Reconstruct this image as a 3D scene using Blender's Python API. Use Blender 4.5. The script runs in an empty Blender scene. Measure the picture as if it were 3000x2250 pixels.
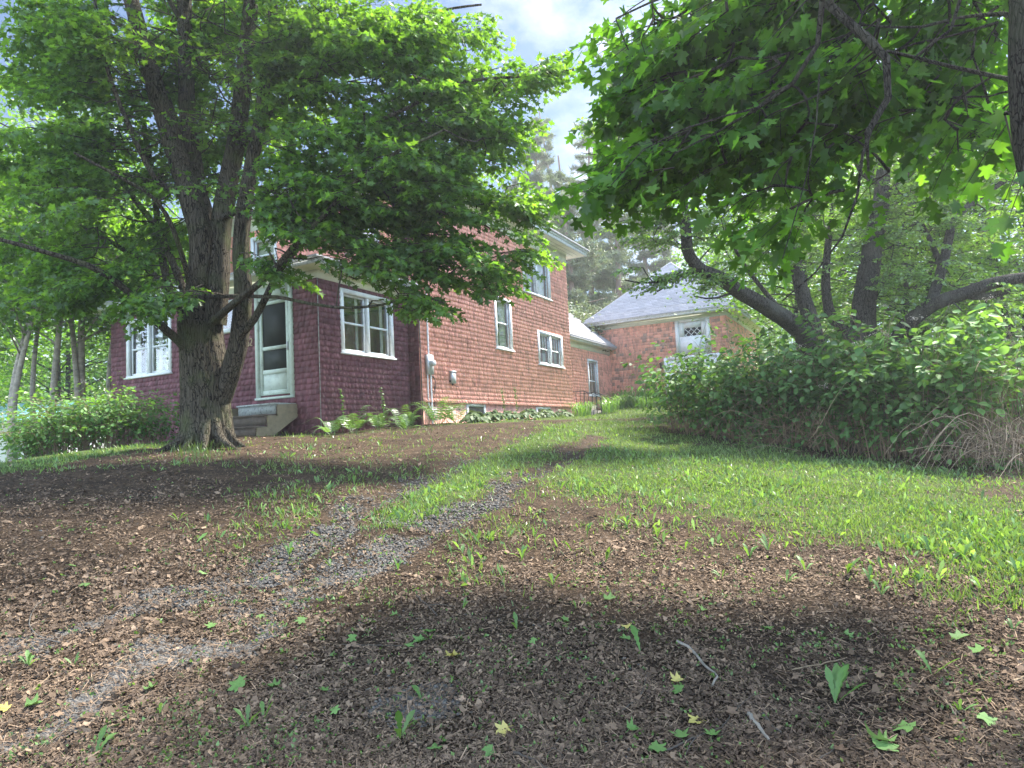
import bpy, math, random
import numpy as np
rng = np.random.default_rng(7)
random.seed(7)
scene = bpy.context.scene
COL = scene.collection
# ---------------------------------------------------------------- camera, sky, sun
F, PITCH, ROLL, YAW, EZ = 2002.5, .07827741, .04955074, .48907448, 1.6
cp, sp, cr, sr = math.cos(PITCH), math.sin(PITCH), math.cos(ROLL), math.sin(ROLL)
_r = np.array([1, 0, 0.]); _u = np.array([0, -sp, cp]); FW = np.array([0, cp, sp])
RX = cr*_r - sr*_u; RY = sr*_r + cr*_u
A = np.array([math.cos(YAW), -math.sin(YAW), 0]); B = np.array([math.sin(YAW), math.cos(YAW), 0])
from mathutils import Matrix, Vector
cam = bpy.data.cameras.new('camera'); camo = bpy.data.objects.new('camera', cam); COL.objects.link(camo)
cam.sensor_width = 36; cam.lens = 36*F/3000; cam.clip_start = .05; cam.clip_end = 900
M = Matrix(((RX[0], RY[0], -FW[0], 0), (RX[1], RY[1], -FW[1], 0), (RX[2], RY[2], -FW[2], EZ), (0, 0, 0, 1)))
camo.matrix_world = M
scene.camera = camo
SUN_AZ, SUN_EL = math.radians(52), math.radians(54)   # azimuth from +Y towards +X
W = bpy.data.worlds.new('World'); scene.world = W; W.use_nodes = True
nt = W.node_tree; nt.nodes.clear()
def N(t, ty, **k):
    n = t.nodes.new(ty)
    for a, b in k.items():
        if a in n.inputs: n.inputs[a].default_value = b
        else: setattr(n, a, b)
    return n
sky = N(nt, 'ShaderNodeTexSky'); sky.sky_type = 'NISHITA'; sky.sun_disc = False
sky.sun_elevation = SUN_EL; sky.sun_rotation = SUN_AZ; sky.dust_density = .3; sky.ozone_density = 1.4
tc = N(nt, 'ShaderNodeTexCoord'); mp = N(nt, 'ShaderNodeMapping'); mp.inputs['Scale'].default_value = (2.2, 2.2, 3.6); mp.inputs['Location'].default_value = (.35, .1, 1.3)
no = N(nt, 'ShaderNodeTexNoise'); no.inputs['Scale'].default_value = 1.15; no.inputs['Detail'].default_value = 7; no.inputs['Roughness'].default_value = .58
cr_ = N(nt, 'ShaderNodeValToRGB'); cr_.color_ramp.elements[0].position = .49; cr_.color_ramp.elements[1].position = .66
mx = N(nt, 'ShaderNodeMixRGB'); mx.inputs[2].default_value = (4.6, 5.2, 6.2, 1)
bg = N(nt, 'ShaderNodeBackground'); bg.inputs['Strength'].default_value = .13
wo = N(nt, 'ShaderNodeOutputWorld')
L = nt.links.new
dt = N(nt, 'ShaderNodeVectorMath', operation='DOT_PRODUCT'); dt.inputs[1].default_value = (.12, .93, .35); L(tc.outputs['Generated'], dt.inputs[0])
fr = N(nt, 'ShaderNodeMapRange', interpolation_type='SMOOTHSTEP'); fr.inputs[1].default_value = -.1; fr.inputs[2].default_value = .75; L(dt.outputs['Value'], fr.inputs[0])
cc = N(nt, 'ShaderNodeMixRGB'); cc.inputs[1].default_value = (9.5, 10, 10.8, 1); cc.inputs[2].default_value = (2.5, 2.65, 2.9, 1); L(fr.outputs[0], cc.inputs[0]); L(cc.outputs[0], mx.inputs[2])  # unseen clouds behind the camera made brighter to fill the walls
dk_ = N(nt, 'ShaderNodeMapRange'); dk_.inputs[3].default_value = 1.3; dk_.inputs[4].default_value = .30; L(fr.outputs[0], dk_.inputs[0])
skm = N(nt, 'ShaderNodeVectorMath', operation='SCALE'); L(sky.outputs[0], skm.inputs[0]); L(dk_.outputs[0], skm.inputs['Scale'])
L(tc.outputs['Generated'], mp.inputs[0]); L(mp.outputs[0], no.inputs['Vector']); L(no.outputs['Fac'], cr_.inputs[0]); L(cr_.outputs[0], mx.inputs[0])
skt = N(nt, 'ShaderNodeVectorMath', operation='MULTIPLY'); skt.inputs[1].default_value = (.90, 1.0, 1.10); L(skm.outputs[0], skt.inputs[0]); L(skt.outputs[0], mx.inputs[1]); L(mx.outputs[0], bg.inputs[0]); L(bg.outputs[0], wo.inputs[0])
sl = bpy.data.lights.new('sun', 'SUN'); sl.energy = 4.6; sl.angle = math.radians(9); sl.color = (1, .95, .86)
so = bpy.data.objects.new('sun', sl); COL.objects.link(so)
sd = Vector((math.sin(SUN_AZ)*math.cos(SUN_EL), math.cos(SUN_AZ)*math.cos(SUN_EL), math.sin(SUN_EL)))
so.rotation_euler = sd.to_track_quat('Z', 'Y').to_euler(); so.location = (0, 0, 30)
vs = scene.view_settings; vs.view_transform = 'Standard'; vs.look = 'None'; vs.gamma = 1; vs.exposure = 2.1
cy = scene.cycles
cy.max_bounces = 8; cy.diffuse_bounces = 4; cy.transmission_bounces = 6; cy.transparent_max_bounces = 12; cy.glossy_bounces = 2
cy.caustics_reflective = False; cy.caustics_refractive = False; cy.use_denoising = True
try: cy.denoiser = 'OPENIMAGEDENOISE'
except Exception: pass
cy.sample_clamp_indirect = 6
# ---------------------------------------------------------------- coordinates
def H(u, v, z):                        # house frame -> world
    p = A*u + B*v; return np.array([p[0], p[1], z+EZ])
def ray(px, py): return RX*(px-1500) - RY*(py-1125) + FW*F
def P3(xd, yd, dep):                   # a bearing and a distance -> world point
    d = ray(xd*1.3562, yd*1.3562)/F*dep; d = d.copy(); d[2] += EZ; return d
PXD = F/1.3562
# ---------------------------------------------------------------- ground shape
CP = [(0,0,-1.6),(-3,2.5,-1.28),(3,2.5,-1.36),(0,6,-.84),(-5,6,-.5),(5,6,-1.08),(-4,11,.03),(-6,11.5,.13),(0,11,-.2),(4,11,-.52),(8,11,-.74),
 (-4,14.2,.27),(0,15,.22),(3.3,15,-.02),(7,15,-.35),(12,14,-.6),(2.2,25.3,.62),(0,20,.5),(4.5,20,.42),(8,21,.3),(6,27,1.0),(9,27.5,1.0),(14,25,.5),
 (-9,12.4,.0),(-8.3,17,.32),(-13,15,-1.1),(-18,22,-2.4),(-30,35,-3.4),(-14,30,0),(0,40,1.2),(20,45,.6),(-60,60,-4),(60,60,0),(0,90,1.5),(0,-12,-2.6),(-20,-10,-2.6),
 (20,-10,-2.4),(-12,3,-.9),(-9,7,-.3),(14,6,-1.2),(25,20,-.6),(-120,0,-5),(120,0,-2),(0,-120,-5),(0,160,2),(-110,120,-4),(110,120,0),(-12,9,-.45)]
CPa = np.array(CP, float)
def _phi(r): return np.sqrt(r*r + .8)
_n = len(CPa); _D = np.hypot(CPa[:, None, 0]-CPa[None, :, 0], CPa[:, None, 1]-CPa[None, :, 1])
_K = np.zeros((_n+3, _n+3)); _K[:_n, :_n] = _phi(_D); _K[:_n, _n] = 1; _K[:_n, n1 := _n+1] = CPa[:, 0]; _K[:_n, _n+2] = CPa[:, 1]
_K[_n:, :_n] = _K[:_n, _n:].T
_w = np.linalg.solve(_K, np.r_[CPa[:, 2], 0, 0, 0])
def vnoise(x, y, seed=0):
    xi = np.floor(x).astype(np.int64); yi = np.floor(y).astype(np.int64); fx = x-xi; fy = y-yi
    fx = fx*fx*(3-2*fx); fy = fy*fy*(3-2*fy)
    def h(a, b):
        n = (a*374761393 + b*668265263 + seed*974711) & 0xffffffff
        n = ((n ^ (n >> 13))*1274126177) & 0xffffffff
        return ((n ^ (n >> 16)) & 0xffff)/65535.
    return (h(xi, yi)*(1-fx)+h(xi+1, yi)*fx)*(1-fy)+(h(xi, yi+1)*(1-fx)+h(xi+1, yi+1)*fx)*fy
def fbm(x, y, o=4, seed=0):
    s = 0; a = .5; t = 0
    for i in range(o): s = s+a*vnoise(x*2**i, y*2**i, seed+i); t += a; a *= .55
    return s/t
RUTS = []
def gz(x, y):
    x = np.asarray(x, float); y = np.asarray(y, float); sh = x.shape; x = x.ravel(); y = y.ravel(); o = np.empty(len(x))
    for i in range(0, len(x), 20000):
        a, b = x[i:i+20000], y[i:i+20000]
        o[i:i+20000] = _phi(np.hypot(a[:, None]-CPa[None, :, 0], b[:, None]-CPa[None, :, 1]))@_w[:_n] + _w[_n]+_w[_n+1]*a+_w[_n+2]*b
    if RUTS:
        for Pl in RUTS: o -= .035*np.exp(-(dist_line(x, y, Pl)/.21)**2)
    d = np.hypot(x, y)
    o += (fbm(x*.8, y*.8, 3, 5)-.5)*.10*np.clip(d/5, .3, 1.5)
    return o.reshape(sh)+EZ
def g1(x, y): return float(gz(np.array([x]), np.array([y]))[0])
def gpix(xd, yd):                      # where a bearing meets the ground
    d = ray(xd*1.3562, yd*1.3562)/F; t = np.concatenate([np.arange(1, 12, .05), np.arange(12, 70, .2)])
    z = d[2]*t+EZ-gz(d[0]*t, d[1]*t)
    i = np.argmax(z < 0) if (z < 0).any() else len(t)-1
    return d[0]*t[i], d[1]*t[i]
def gpoly(pts): return np.array([gpix(*p) for p in pts])
def sdf_poly(x, y, P):                 # signed distance, negative inside
    inside = np.zeros(x.shape, bool); dm = np.full(x.shape, 1e9)
    for i in range(len(P)):
        a = P[i]; b = P[(i+1) % len(P)]; e = b-a; wx = x-a[0]; wy = y-a[1]
        t = np.clip((wx*e[0]+wy*e[1])/(e@e+1e-9), 0, 1); dm = np.minimum(dm, np.hypot(wx-e[0]*t, wy-e[1]*t))
        c = ((a[1] > y) != (b[1] > y)); 
        with np.errstate(divide='ignore', invalid='ignore'): xx = (b[0]-a[0])*(y-a[1])/(b[1]-a[1]+1e-12)+a[0]
        inside ^= c & (x < xx)
    return np.where(inside, -dm, dm)
def dist_line(x, y, P):
    dm = np.full(x.shape, 1e9)
    for a, b in zip(P[:-1], P[1:]):
        e = b-a; wx = x-a[0]; wy = y-a[1]; t = np.clip((wx*e[0]+wy*e[1])/(e@e+1e-9), 0, 1); dm = np.minimum(dm, np.hypot(wx-e[0]*t, wy-e[1]*t))
    return dm
def sstep(a, b, x): t = np.clip((x-a)/(b-a), 0, 1); return t*t*(3-2*t)
# ---------------------------------------------------------------- mesh builder
ORG = {}
class G:
    """collects arrays of vertices and faces, with one colour value (r,g,b) per face"""
    def __init__(s): s.v = []; s.f = []; s.c = []; s.n = 0; s.m = []
    def add(s, V, Fs, col=None, mat=0):
        V = np.asarray(V, float).reshape(-1, 3); Fs = np.asarray(Fs, int)
        if Fs.ndim == 1: Fs = Fs[None]
        s.v.append(V); s.f.append(Fs+s.n); s.n += len(V)
        if col is None: col = (.5, .5, .5)
        col = np.asarray(col, float)
        if col.ndim == 1: col = np.tile(col, (len(Fs), 1))
        s.c.append(col); s.m.append(np.full(len(Fs), mat))
    def poly(s, pts, col=None, mat=0): s.add(pts, [list(range(len(pts)))], col, mat)
    def hexa(s, c8, col=None, mat=0):     # 8 corners: bottom ring then top ring
        s.add(c8, [[3, 2, 1, 0], [4, 5, 6, 7], [0, 1, 5, 4], [1, 2, 6, 5], [2, 3, 7, 6], [3, 0, 4, 7]], col, mat)
    def hbox(s, u0, u1, v0, v1, z0, z1, col=None, mat=0):   # box in the house frame
        s.hexa([H(u0, v0, z0), H(u1, v0, z0), H(u1, v1, z0), H(u0, v1, z0), H(u0, v0, z1), H(u1, v0, z1), H(u1, v1, z1), H(u0, v1, z1)], col, mat)
    def frame(s, o, X, Y, Z, x0, x1, y0, y1, z0, z1, col=None, mat=0):
        c = lambda a, b, d: o+X*a+Y*b+Z*d
        s.hexa([c(x0, y0, z0), c(x1, y0, z0), c(x1, y1, z0), c(x0, y1, z0), c(x0, y0, z1), c(x1, y0, z1), c(x1, y1, z1), c(x0, y1, z1)], col, mat)
    def tube(s, pts, rad, k=8, col=None, cap=True, warp=None, mat=0):
        pts = np.asarray(pts, float); n = len(pts); rad = np.broadcast_to(rad, (n,)).astype(float)
        t = np.gradient(pts, axis=0); t /= np.linalg.norm(t, axis=1)[:, None]+1e-12
        ref = np.array([0, 0, 1.]) if abs(t[0, 2]) < .8 else np.array([1., 0, 0])
        U = np.cross(ref, t[0]); U /= np.linalg.norm(U); us = [U]
        for i in range(1, n):
            U = us[-1]-t[i]*(us[-1]@t[i]); U /= np.linalg.norm(U)+1e-12; us.append(U)
        us = np.array(us); vs_ = np.cross(t, us)
        a = np.arange(k)*2*math.pi/k
        R = rad[:, None]*np.ones(k)[None]
        if warp is not None: R = R*warp(np.arange(n)[:, None]*np.ones(k), a[None]*np.ones((n, 1)), pts)
        V = pts[:, None]+R[..., None]*(np.cos(a)[None, :, None]*us[:, None]+np.sin(a)[None, :, None]*vs_[:, None])
        i = np.arange(n-1)[:, None]*k; j = np.arange(k)[None]; j2 = (j+1) % k
        Fs = np.stack([i+j, i+j2, i+k+j2, i+k+j], -1).reshape(-1, 4)
        s.add(V, Fs, col, mat)
        if cap and k > 2:
            s.add(V[-1], [list(range(k))], col, mat); s.add(V[0], [list(range(k))[::-1]], col, mat)
    def inst(s, tv, tf, Pn, R, S, cols, mat=0):    # many copies of a template polygon mesh
        tv = np.asarray(tv, float); n = len(Pn)
        V = np.einsum('nij,nvj->nvi', R, tv[None]*np.broadcast_to(np.asarray(S, float).reshape(n, -1), (n, 3))[:, None, :])+Pn[:, None]
        off = (np.arange(n)*len(tv))
        for Fs in tf:
            Fs = np.asarray(Fs, int)
            s.f.append((Fs[None]+off[:, None, None]).reshape(-1, Fs.shape[1])+s.n)
            s.c.append(np.repeat(cols, len(Fs), axis=0)); s.m.append(np.full(n*len(Fs), mat))
        s.v.append(V.reshape(-1, 3)); s.n += n*len(tv)
    def build(s, name, mats, parent=None, org=None, smooth=False, **tags):
        V = np.concatenate(s.v) if s.v else np.zeros((0, 3))
        if parent is not None: o0 = ORG[parent]
        else: o0 = np.array(org if org is not None else (0, 0, 0), float)
        V = V-o0
        me = bpy.data.meshes.new(name); me.vertices.add(len(V)); me.vertices.foreach_set('co', V.astype(np.float32).ravel())
        li = np.concatenate([f.ravel() for f in s.f]); cnt = np.concatenate([np.full(len(f), f.shape[1]) for f in s.f])
        me.loops.add(len(li)); me.loops.foreach_set('vertex_index', li.astype(np.int32))
        me.polygons.add(len(cnt)); st = np.concatenate([[0], np.cumsum(cnt)[:-1]])
        me.polygons.foreach_set('loop_start', st.astype(np.int32)); me.polygons.foreach_set('loop_total', cnt.astype(np.int32))
        me.polygons.foreach_set('material_index', np.concatenate(s.m).astype(np.int32))
        if smooth: me.polygons.foreach_set('use_smooth', np.ones(len(cnt), bool))
        me.update(calc_edges=True)
        C = np.concatenate(s.c); at = me.attributes.new('tone', 'FLOAT_COLOR', 'CORNER')
        at.data.foreach_set('color', np.repeat(np.c_[C, np.ones(len(C))], cnt, axis=0).astype(np.float32).ravel())
        for m_ in (mats if isinstance(mats, (list, tuple)) else [mats]): me.materials.append(m_)
        ob = bpy.data.objects.new(name, me); COL.objects.link(ob)
        if parent is not None: ob.parent = parent
        else: ob.location = o0
        ORG[ob] = o0
        for k, v in tags.items(): ob[k] = v
        return ob
def thing(name, loc, label, cat, group=None):
    o = bpy.data.objects.new(name, None); COL.objects.link(o); o.location = loc; o.empty_display_size = .3
    ORG[o] = np.array(loc, float); o['label'] = label; o['category'] = cat
    if group: o['group'] = group
    return o
def norm(v): v = np.asarray(v, float); return v/(np.linalg.norm(v, axis=-1, keepdims=True)+1e-12)
def rots(Z, X=None):                  # rotation matrices whose columns are x,y,z; z along Z
    Z = norm(Z); n = len(Z)
    if X is None: X = rng.normal(size=(n, 3))
    X = norm(X-Z*np.sum(X*Z, 1, keepdims=True)); Y = np.cross(Z, X)
    return np.stack([X, Y, Z], -1)
def spline(pts, n):
    pts = np.asarray(pts, float); m = len(pts)
    if m == 2: return pts[0]+(pts[1]-pts[0])*np.linspace(0, 1, n)[:, None]
    d = np.r_[0, np.cumsum(np.linalg.norm(np.diff(pts[:, :3], axis=0), axis=1))]; t = np.linspace(0, d[-1], n)
    e = np.vstack([2*pts[0]-pts[1], pts, 2*pts[-1]-pts[-2]]); o = []
    for x in t:
        i = min(max(np.searchsorted(d, x)-1, 0), m-2); s = (x-d[i])/(d[i+1]-d[i]+1e-9)
        p0, p1, p2, p3 = e[i], e[i+1], e[i+2], e[i+3]
        o.append(.5*((2*p1)+(p2-p0)*s+(2*p0-5*p1+4*p2-p3)*s*s+(3*p1-p0-3*p2+p3)*s**3))
    return np.array(o)
# ---------------------------------------------------------------- materials
def mat(name, col, rough=.7, var=.25, nscale=8, bump=.0, bscale=60, spec=.3, tone=True, stretch=(1, 1, 1), dirt=None, dscale=3, metal=0, hue=None):
    """principled base with world-scale noise, per-piece tone attribute, dirt patches and bump"""
    m = bpy.data.materials.new(name); m.use_nodes = True; t = m.node_tree; b = t.nodes['Principled BSDF']; l = t.links.new
    b.inputs['Roughness'].default_value = rough; b.inputs['Specular IOR Level'].default_value = spec; b.inputs['Metallic'].default_value = metal
    g = N(t, 'ShaderNodeNewGeometry'); mpn = N(t, 'ShaderNodeMapping'); mpn.inputs['Scale'].default_value = stretch; l(g.outputs['Position'], mpn.inputs[0])
    n1 = N(t, 'ShaderNodeTexNoise'); n1.inputs['Scale'].default_value = nscale; n1.inputs['Detail'].default_value = 6; l(mpn.outputs[0], n1.inputs['Vector'])
    mr = N(t, 'ShaderNodeMapRange'); mr.inputs[1].default_value = .25; mr.inputs[2].default_value = .75; mr.inputs[3].default_value = 1-var; mr.inputs[4].default_value = 1+var
    l(n1.outputs['Fac'], mr.inputs[0])
    rgb = N(t, 'ShaderNodeRGB'); rgb.outputs[0].default_value = (*col, 1); cur = rgb.outputs[0]
    if hue is not None:
        mh = N(t, 'ShaderNodeMixRGB'); mh.inputs[2].default_value = (*hue, 1); at0 = N(t, 'ShaderNodeAttribute'); at0.attribute_name = 'tone'
        sp0 = N(t, 'ShaderNodeSeparateColor'); l(at0.outputs['Color'], sp0.inputs[0]); l(sp0.outputs[1], mh.inputs[0]); l(cur, mh.inputs[1]); cur = mh.outputs[0]
    if dirt is not None:
        n2 = N(t, 'ShaderNodeTexNoise'); n2.inputs['Scale'].default_value = dscale; n2.inputs['Detail'].default_value = 8; n2.inputs['Roughness'].default_value = .65; l(mpn.outputs[0], n2.inputs['Vector'])
        rp = N(t, 'ShaderNodeValToRGB'); rp.color_ramp.elements[0].position = .52; rp.color_ramp.elements[1].position = .66; l(n2.outputs['Fac'], rp.inputs[0])
        md = N(t, 'ShaderNodeMixRGB'); md.inputs[2].default_value = (*dirt, 1); l(rp.outputs[0], md.inputs[0]); l(cur, md.inputs[1]); cur = md.outputs[0]
    vm = N(t, 'ShaderNodeVectorMath', operation='SCALE'); l(cur, vm.inputs[0]); l(mr.outputs[0], vm.inputs['Scale']); cur = vm.outputs[0]
    if tone:
        at = N(t, 'ShaderNodeAttribute'); at.attribute_name = 'tone'; se = N(t, 'ShaderNodeSeparateColor'); l(at.outputs['Color'], se.inputs[0])
        ml = N(t, 'ShaderNodeMath', operation='MULTIPLY'); ml.inputs[1].default_value = 2; l(se.outputs[0], ml.inputs[0])
        v2 = N(t, 'ShaderNodeVectorMath', operation='SCALE'); l(cur, v2.inputs[0]); l(ml.outputs[0], v2.inputs['Scale']); cur = v2.outputs[0]
    l(cur, b.inputs['Base Color'])
    if bump:
        n3 = N(t, 'ShaderNodeTexNoise'); n3.inputs['Scale'].default_value = bscale; n3.inputs['Detail'].default_value = 5; l(mpn.outputs[0], n3.inputs['Vector'])
        bp = N(t, 'ShaderNodeBump'); bp.inputs['Strength'].default_value = bump; bp.inputs['Distance'].default_value = .02; l(n3.outputs['Fac'], bp.inputs['Height']); l(bp.outputs[0], b.inputs['Normal'])
    return m
def leafmat(name, col, col2, trans=.45, tcol=None, rough=.45, gloss=.08):
    """thin leaf: reflects one green and lets a yellower green through; tone attribute picks between two greens"""
    m = bpy.data.materials.new(name); m.use_nodes = True; t = m.node_tree; t.nodes.clear(); l = t.links.new
    at = N(t, 'ShaderNodeAttribute'); at.attribute_name = 'tone'; se = N(t, 'ShaderNodeSeparateColor'); l(at.outputs['Color'], se.inputs[0])
    mxc = N(t, 'ShaderNodeMixRGB'); mxc.inputs[1].default_value = (*col, 1); mxc.inputs[2].default_value = (*col2, 1); l(se.outputs[1], mxc.inputs[0])
    ml = N(t, 'ShaderNodeMath', operation='MULTIPLY'); ml.inputs[1].default_value = 2; l(se.outputs[0], ml.inputs[0])
    v2 = N(t, 'ShaderNodeVectorMath', operation='SCALE'); l(mxc.outputs[0], v2.inputs[0]); l(ml.outputs[0], v2.inputs['Scale'])
    tcol = tcol or (1.5, 1.45, .5)
    v3 = N(t, 'ShaderNodeVectorMath', operation='MULTIPLY'); v3.inputs[1].default_value = tcol; l(v2.outputs[0], v3.inputs[0])
    d = N(t, 'ShaderNodeBsdfDiffuse'); tr = N(t, 'ShaderNodeBsdfTranslucent'); l(v2.outputs[0], d.inputs[0]); l(v3.outputs[0], tr.inputs[0])
    ms = N(t, 'ShaderNodeMixShader'); ms.inputs[0].default_value = trans; l(d.outputs[0], ms.inputs[1]); l(tr.outputs[0], ms.inputs[2])
    gl = N(t, 'ShaderNodeBsdfGlossy'); gl.inputs['Roughness'].default_value = rough; m2 = N(t, 'ShaderNodeMixShader'); m2.inputs[0].default_value = gloss
    l(ms.outputs[0], m2.inputs[1]); l(gl.outputs[0], m2.inputs[2]); o = N(t, 'ShaderNodeOutputMaterial'); l(m2.outputs[0], o.inputs[0])
    return m
def tones(n, a=.32, b=.68, g=None): 
    t = np.empty((n, 3)); t[:, 0] = rng.uniform(a, b, n); t[:, 1] = rng.random(n) if g is None else g; t[:, 2] = rng.random(n); return t
M_maroon = mat('shaded_maroon_paint', (.155, .062, .080), .75, .3, 10, .2, 50, stretch=(1, 1, .25), dirt=(.24, .12, .14), dscale=14)  # maroon paint, with the porch shade darkened into its colour
M_brick = mat('glare_pale_red_paint', (.92, .43, .34), .8, .22, 10, .2, 50, stretch=(1, 1, .25), dirt=(.72, .30, .25), dscale=9)  # red paint lightened to salmon, veil glare put into the colour
M_barn = mat('worn_red_shingle_paint', (.92, .47, .37), .8, .22, 10, .2, 50, stretch=(1, 1, .3), dirt=(.58, .31, .25), dscale=6, hue=(.42, .31, .27))
M_skirt = mat('red_board_paint', (.85, .43, .37), .8, .18, 6, .3, 30, stretch=(1, 1, .2), dirt=(.42, .26, .22), dscale=8)
M_white = mat('white_paint', (.82, .84, .84), .55, .08, 5, .15, 40, dirt=(.68, .69, .66), dscale=7)
M_peel = mat('peeling_white_paint', (.72, .74, .74), .6, .12, 9, .5, 40, dirt=(.36, .37, .36), dscale=16)
M_cream = mat('cream_soffit_paint', (.80, .82, .70), .6, .08, 3, .1, 20, dirt=(.70, .73, .60), dscale=2)
M_roof = mat('grey_roof_shingle', (.40, .39, .41), .9, .15, 30, .4, 200, spec=.1)
M_metal = mat('galvanised_grey', (.5, .52, .55), .45, .08, 6, .05, 60, metal=.4)
M_iron = mat('black_iron', (.03, .03, .033), .5, .3, 20, .2, 80)
M_conc = mat('concrete', (.15, .14, .125), .85, .2, 8, .5, 50)
M_wood = mat('weathered_wood', (.13, .105, .085), .85, .3, 9, .5, 40, stretch=(1, 1, 1), dirt=(.10, .09, .08))
M_newwood = mat('treated_wood', (.23, .195, .13), .8, .2, 10, .3, 40, dirt=(.22, .18, .11))
M_greywood = mat('grey_painted_wood', (.30, .33, .32), .7, .15, 9, .3, 40, dirt=(.12, .12, .12), dscale=22)
M_curt = mat('curtain_cloth', (.72, .68, .60), .9, .1, 6, 0, tone=True)
M_bark = mat('maple_bark', (.105, .085, .062), .95, .55, 7, 1.0, 26, stretch=(1, 1, .22), dirt=(.19, .165, .125), dscale=5, spec=.1)
M_bark2 = mat('dark_bark', (.060, .050, .040), .95, .5, 12, 1.0, 30, stretch=(1, 1, .35), dirt=(.13, .125, .10), dscale=9, spec=.1)
M_twig = mat('twig_bark', (.055, .045, .036), .9, .3, 10, 0)
M_pine_b = mat('pine_bark', (.20, .145, .115), .95, .4, 8, .8, 25, stretch=(1, 1, .4))
M_pale_b = mat('pale_bark', (.34, .30, .25), .9, .35, 6, .5, 25, stretch=(1, 1, 1.6), dirt=(.16, .15, .13), dscale=5)
M_stem = mat('dry_stem', (.17, .125, .08), .85, .3, 20, 0)
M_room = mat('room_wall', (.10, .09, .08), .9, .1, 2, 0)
def glassmat():
    m = bpy.data.materials.new('window_glass'); m.use_nodes = True; t = m.node_tree; t.nodes.clear(); l = t.links.new
    tr = N(t, 'ShaderNodeBsdfTransparent'); tr.inputs[0].default_value = (.80, .84, .82, 1); gl = N(t, 'ShaderNodeBsdfGlossy'); gl.inputs['Roughness'].default_value = .015; gl.inputs[0].default_value = (.95, .97, 1, 1)
    lw = N(t, 'ShaderNodeLayerWeight'); lw.inputs[0].default_value = .22; mr = N(t, 'ShaderNodeMapRange'); mr.inputs[3].default_value = .16; mr.inputs[4].default_value = .95; l(lw.outputs['Fresnel'], mr.inputs[0])
    g = N(t, 'ShaderNodeNewGeometry'); n3 = N(t, 'ShaderNodeTexNoise'); n3.inputs['Scale'].default_value = 2.2; l(g.outputs['Position'], n3.inputs['Vector'])
    bp = N(t, 'ShaderNodeBump'); bp.inputs['Strength'].default_value = .08; bp.inputs['Distance'].default_value = .05; l(n3.outputs['Fac'], bp.inputs['Height']); l(bp.outputs[0], gl.inputs['Normal'])
    ms = N(t, 'ShaderNodeMixShader'); l(mr.outputs[0], ms.inputs[0]); l(tr.outputs[0], ms.inputs[1]); l(gl.outputs[0], ms.inputs[2])
    o = N(t, 'ShaderNodeOutputMaterial'); l(ms.outputs[0], o.inputs[0]); return m
M_glass = glassmat()

M_cane = mat('dry_cane', (.25, .185, .13), .85, .3, 20, 0)
def barkmat(name, dark, mid, light, sc, st, moss=None):
    m = bpy.data.materials.new(name); m.use_nodes = True; t = m.node_tree; b = t.nodes['Principled BSDF']; l = t.links.new; b.inputs['Roughness'].default_value = .95; b.inputs['Specular IOR Level'].default_value = .1
    g = N(t, 'ShaderNodeNewGeometry'); mpn = N(t, 'ShaderNodeMapping'); mpn.inputs['Scale'].default_value = (1, 1, st); l(g.outputs['Position'], mpn.inputs[0])
    wn = N(t, 'ShaderNodeTexNoise'); wn.inputs['Scale'].default_value = 5; wn.inputs['Detail'].default_value = 3; l(g.outputs['Position'], wn.inputs['Vector'])
    sc_ = N(t, 'ShaderNodeVectorMath', operation='SCALE'); sc_.inputs['Scale'].default_value = .09; l(wn.outputs['Color'], sc_.inputs[0]); ad = N(t, 'ShaderNodeVectorMath', operation='ADD'); l(mpn.outputs[0], ad.inputs[0]); l(sc_.outputs[0], ad.inputs[1])
    n = N(t, 'ShaderNodeTexVoronoi', feature='DISTANCE_TO_EDGE'); n.inputs['Scale'].default_value = sc; l(ad.outputs[0], n.inputs['Vector'])
    n2 = N(t, 'ShaderNodeTexNoise'); n2.inputs['Scale'].default_value = sc*1.5; n2.inputs['Detail'].default_value = 8; n2.inputs['Roughness'].default_value = .7; l(ad.outputs[0], n2.inputs['Vector'])
    mr = N(t, 'ShaderNodeMapRange'); mr.inputs[2].default_value = .09; l(n.outputs['Distance'], mr.inputs[0]); mu = N(t, 'ShaderNodeMath', operation='MULTIPLY'); l(mr.outputs[0], mu.inputs[0]); l(n2.outputs['Fac'], mu.inputs[1])
    r = N(t, 'ShaderNodeValToRGB'); e = r.color_ramp.elements; e[0].position = .03; e[0].color = (*dark, 1); e[1].position = .66; e[1].color = (*light, 1); q = e.new(.36); q.color = (*mid, 1); l(mu.outputs[0], r.inputs[0]); cur = r.outputs[0]
    if moss:
        n4 = N(t, 'ShaderNodeTexNoise'); n4.inputs['Scale'].default_value = 2.2; n4.inputs['Detail'].default_value = 7; l(g.outputs['Position'], n4.inputs['Vector']); rp = N(t, 'ShaderNodeValToRGB'); rp.color_ramp.elements[0].position = .5; rp.color_ramp.elements[1].position = .68; l(n4.outputs['Fac'], rp.inputs[0]); mm = N(t, 'ShaderNodeMath', operation='MULTIPLY'); mm.inputs[1].default_value = .6; l(rp.outputs[0], mm.inputs[0])
        md = N(t, 'ShaderNodeMixRGB'); md.inputs[2].default_value = (*moss, 1); l(mm.outputs[0], md.inputs[0]); l(cur, md.inputs[1]); cur = md.outputs[0]
    l(cur, b.inputs['Base Color']); bp = N(t, 'ShaderNodeBump'); bp.inputs['Strength'].default_value = 1; bp.inputs['Distance'].default_value = .05; l(mu.outputs[0], bp.inputs['Height']); l(bp.outputs[0], b.inputs['Normal']); return m
M_bark = barkmat('maple_bark_furrowed', (.014, .011, .009), (.060, .050, .037), (.145, .125, .095), 25, .10, (.10, .12, .05))
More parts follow.
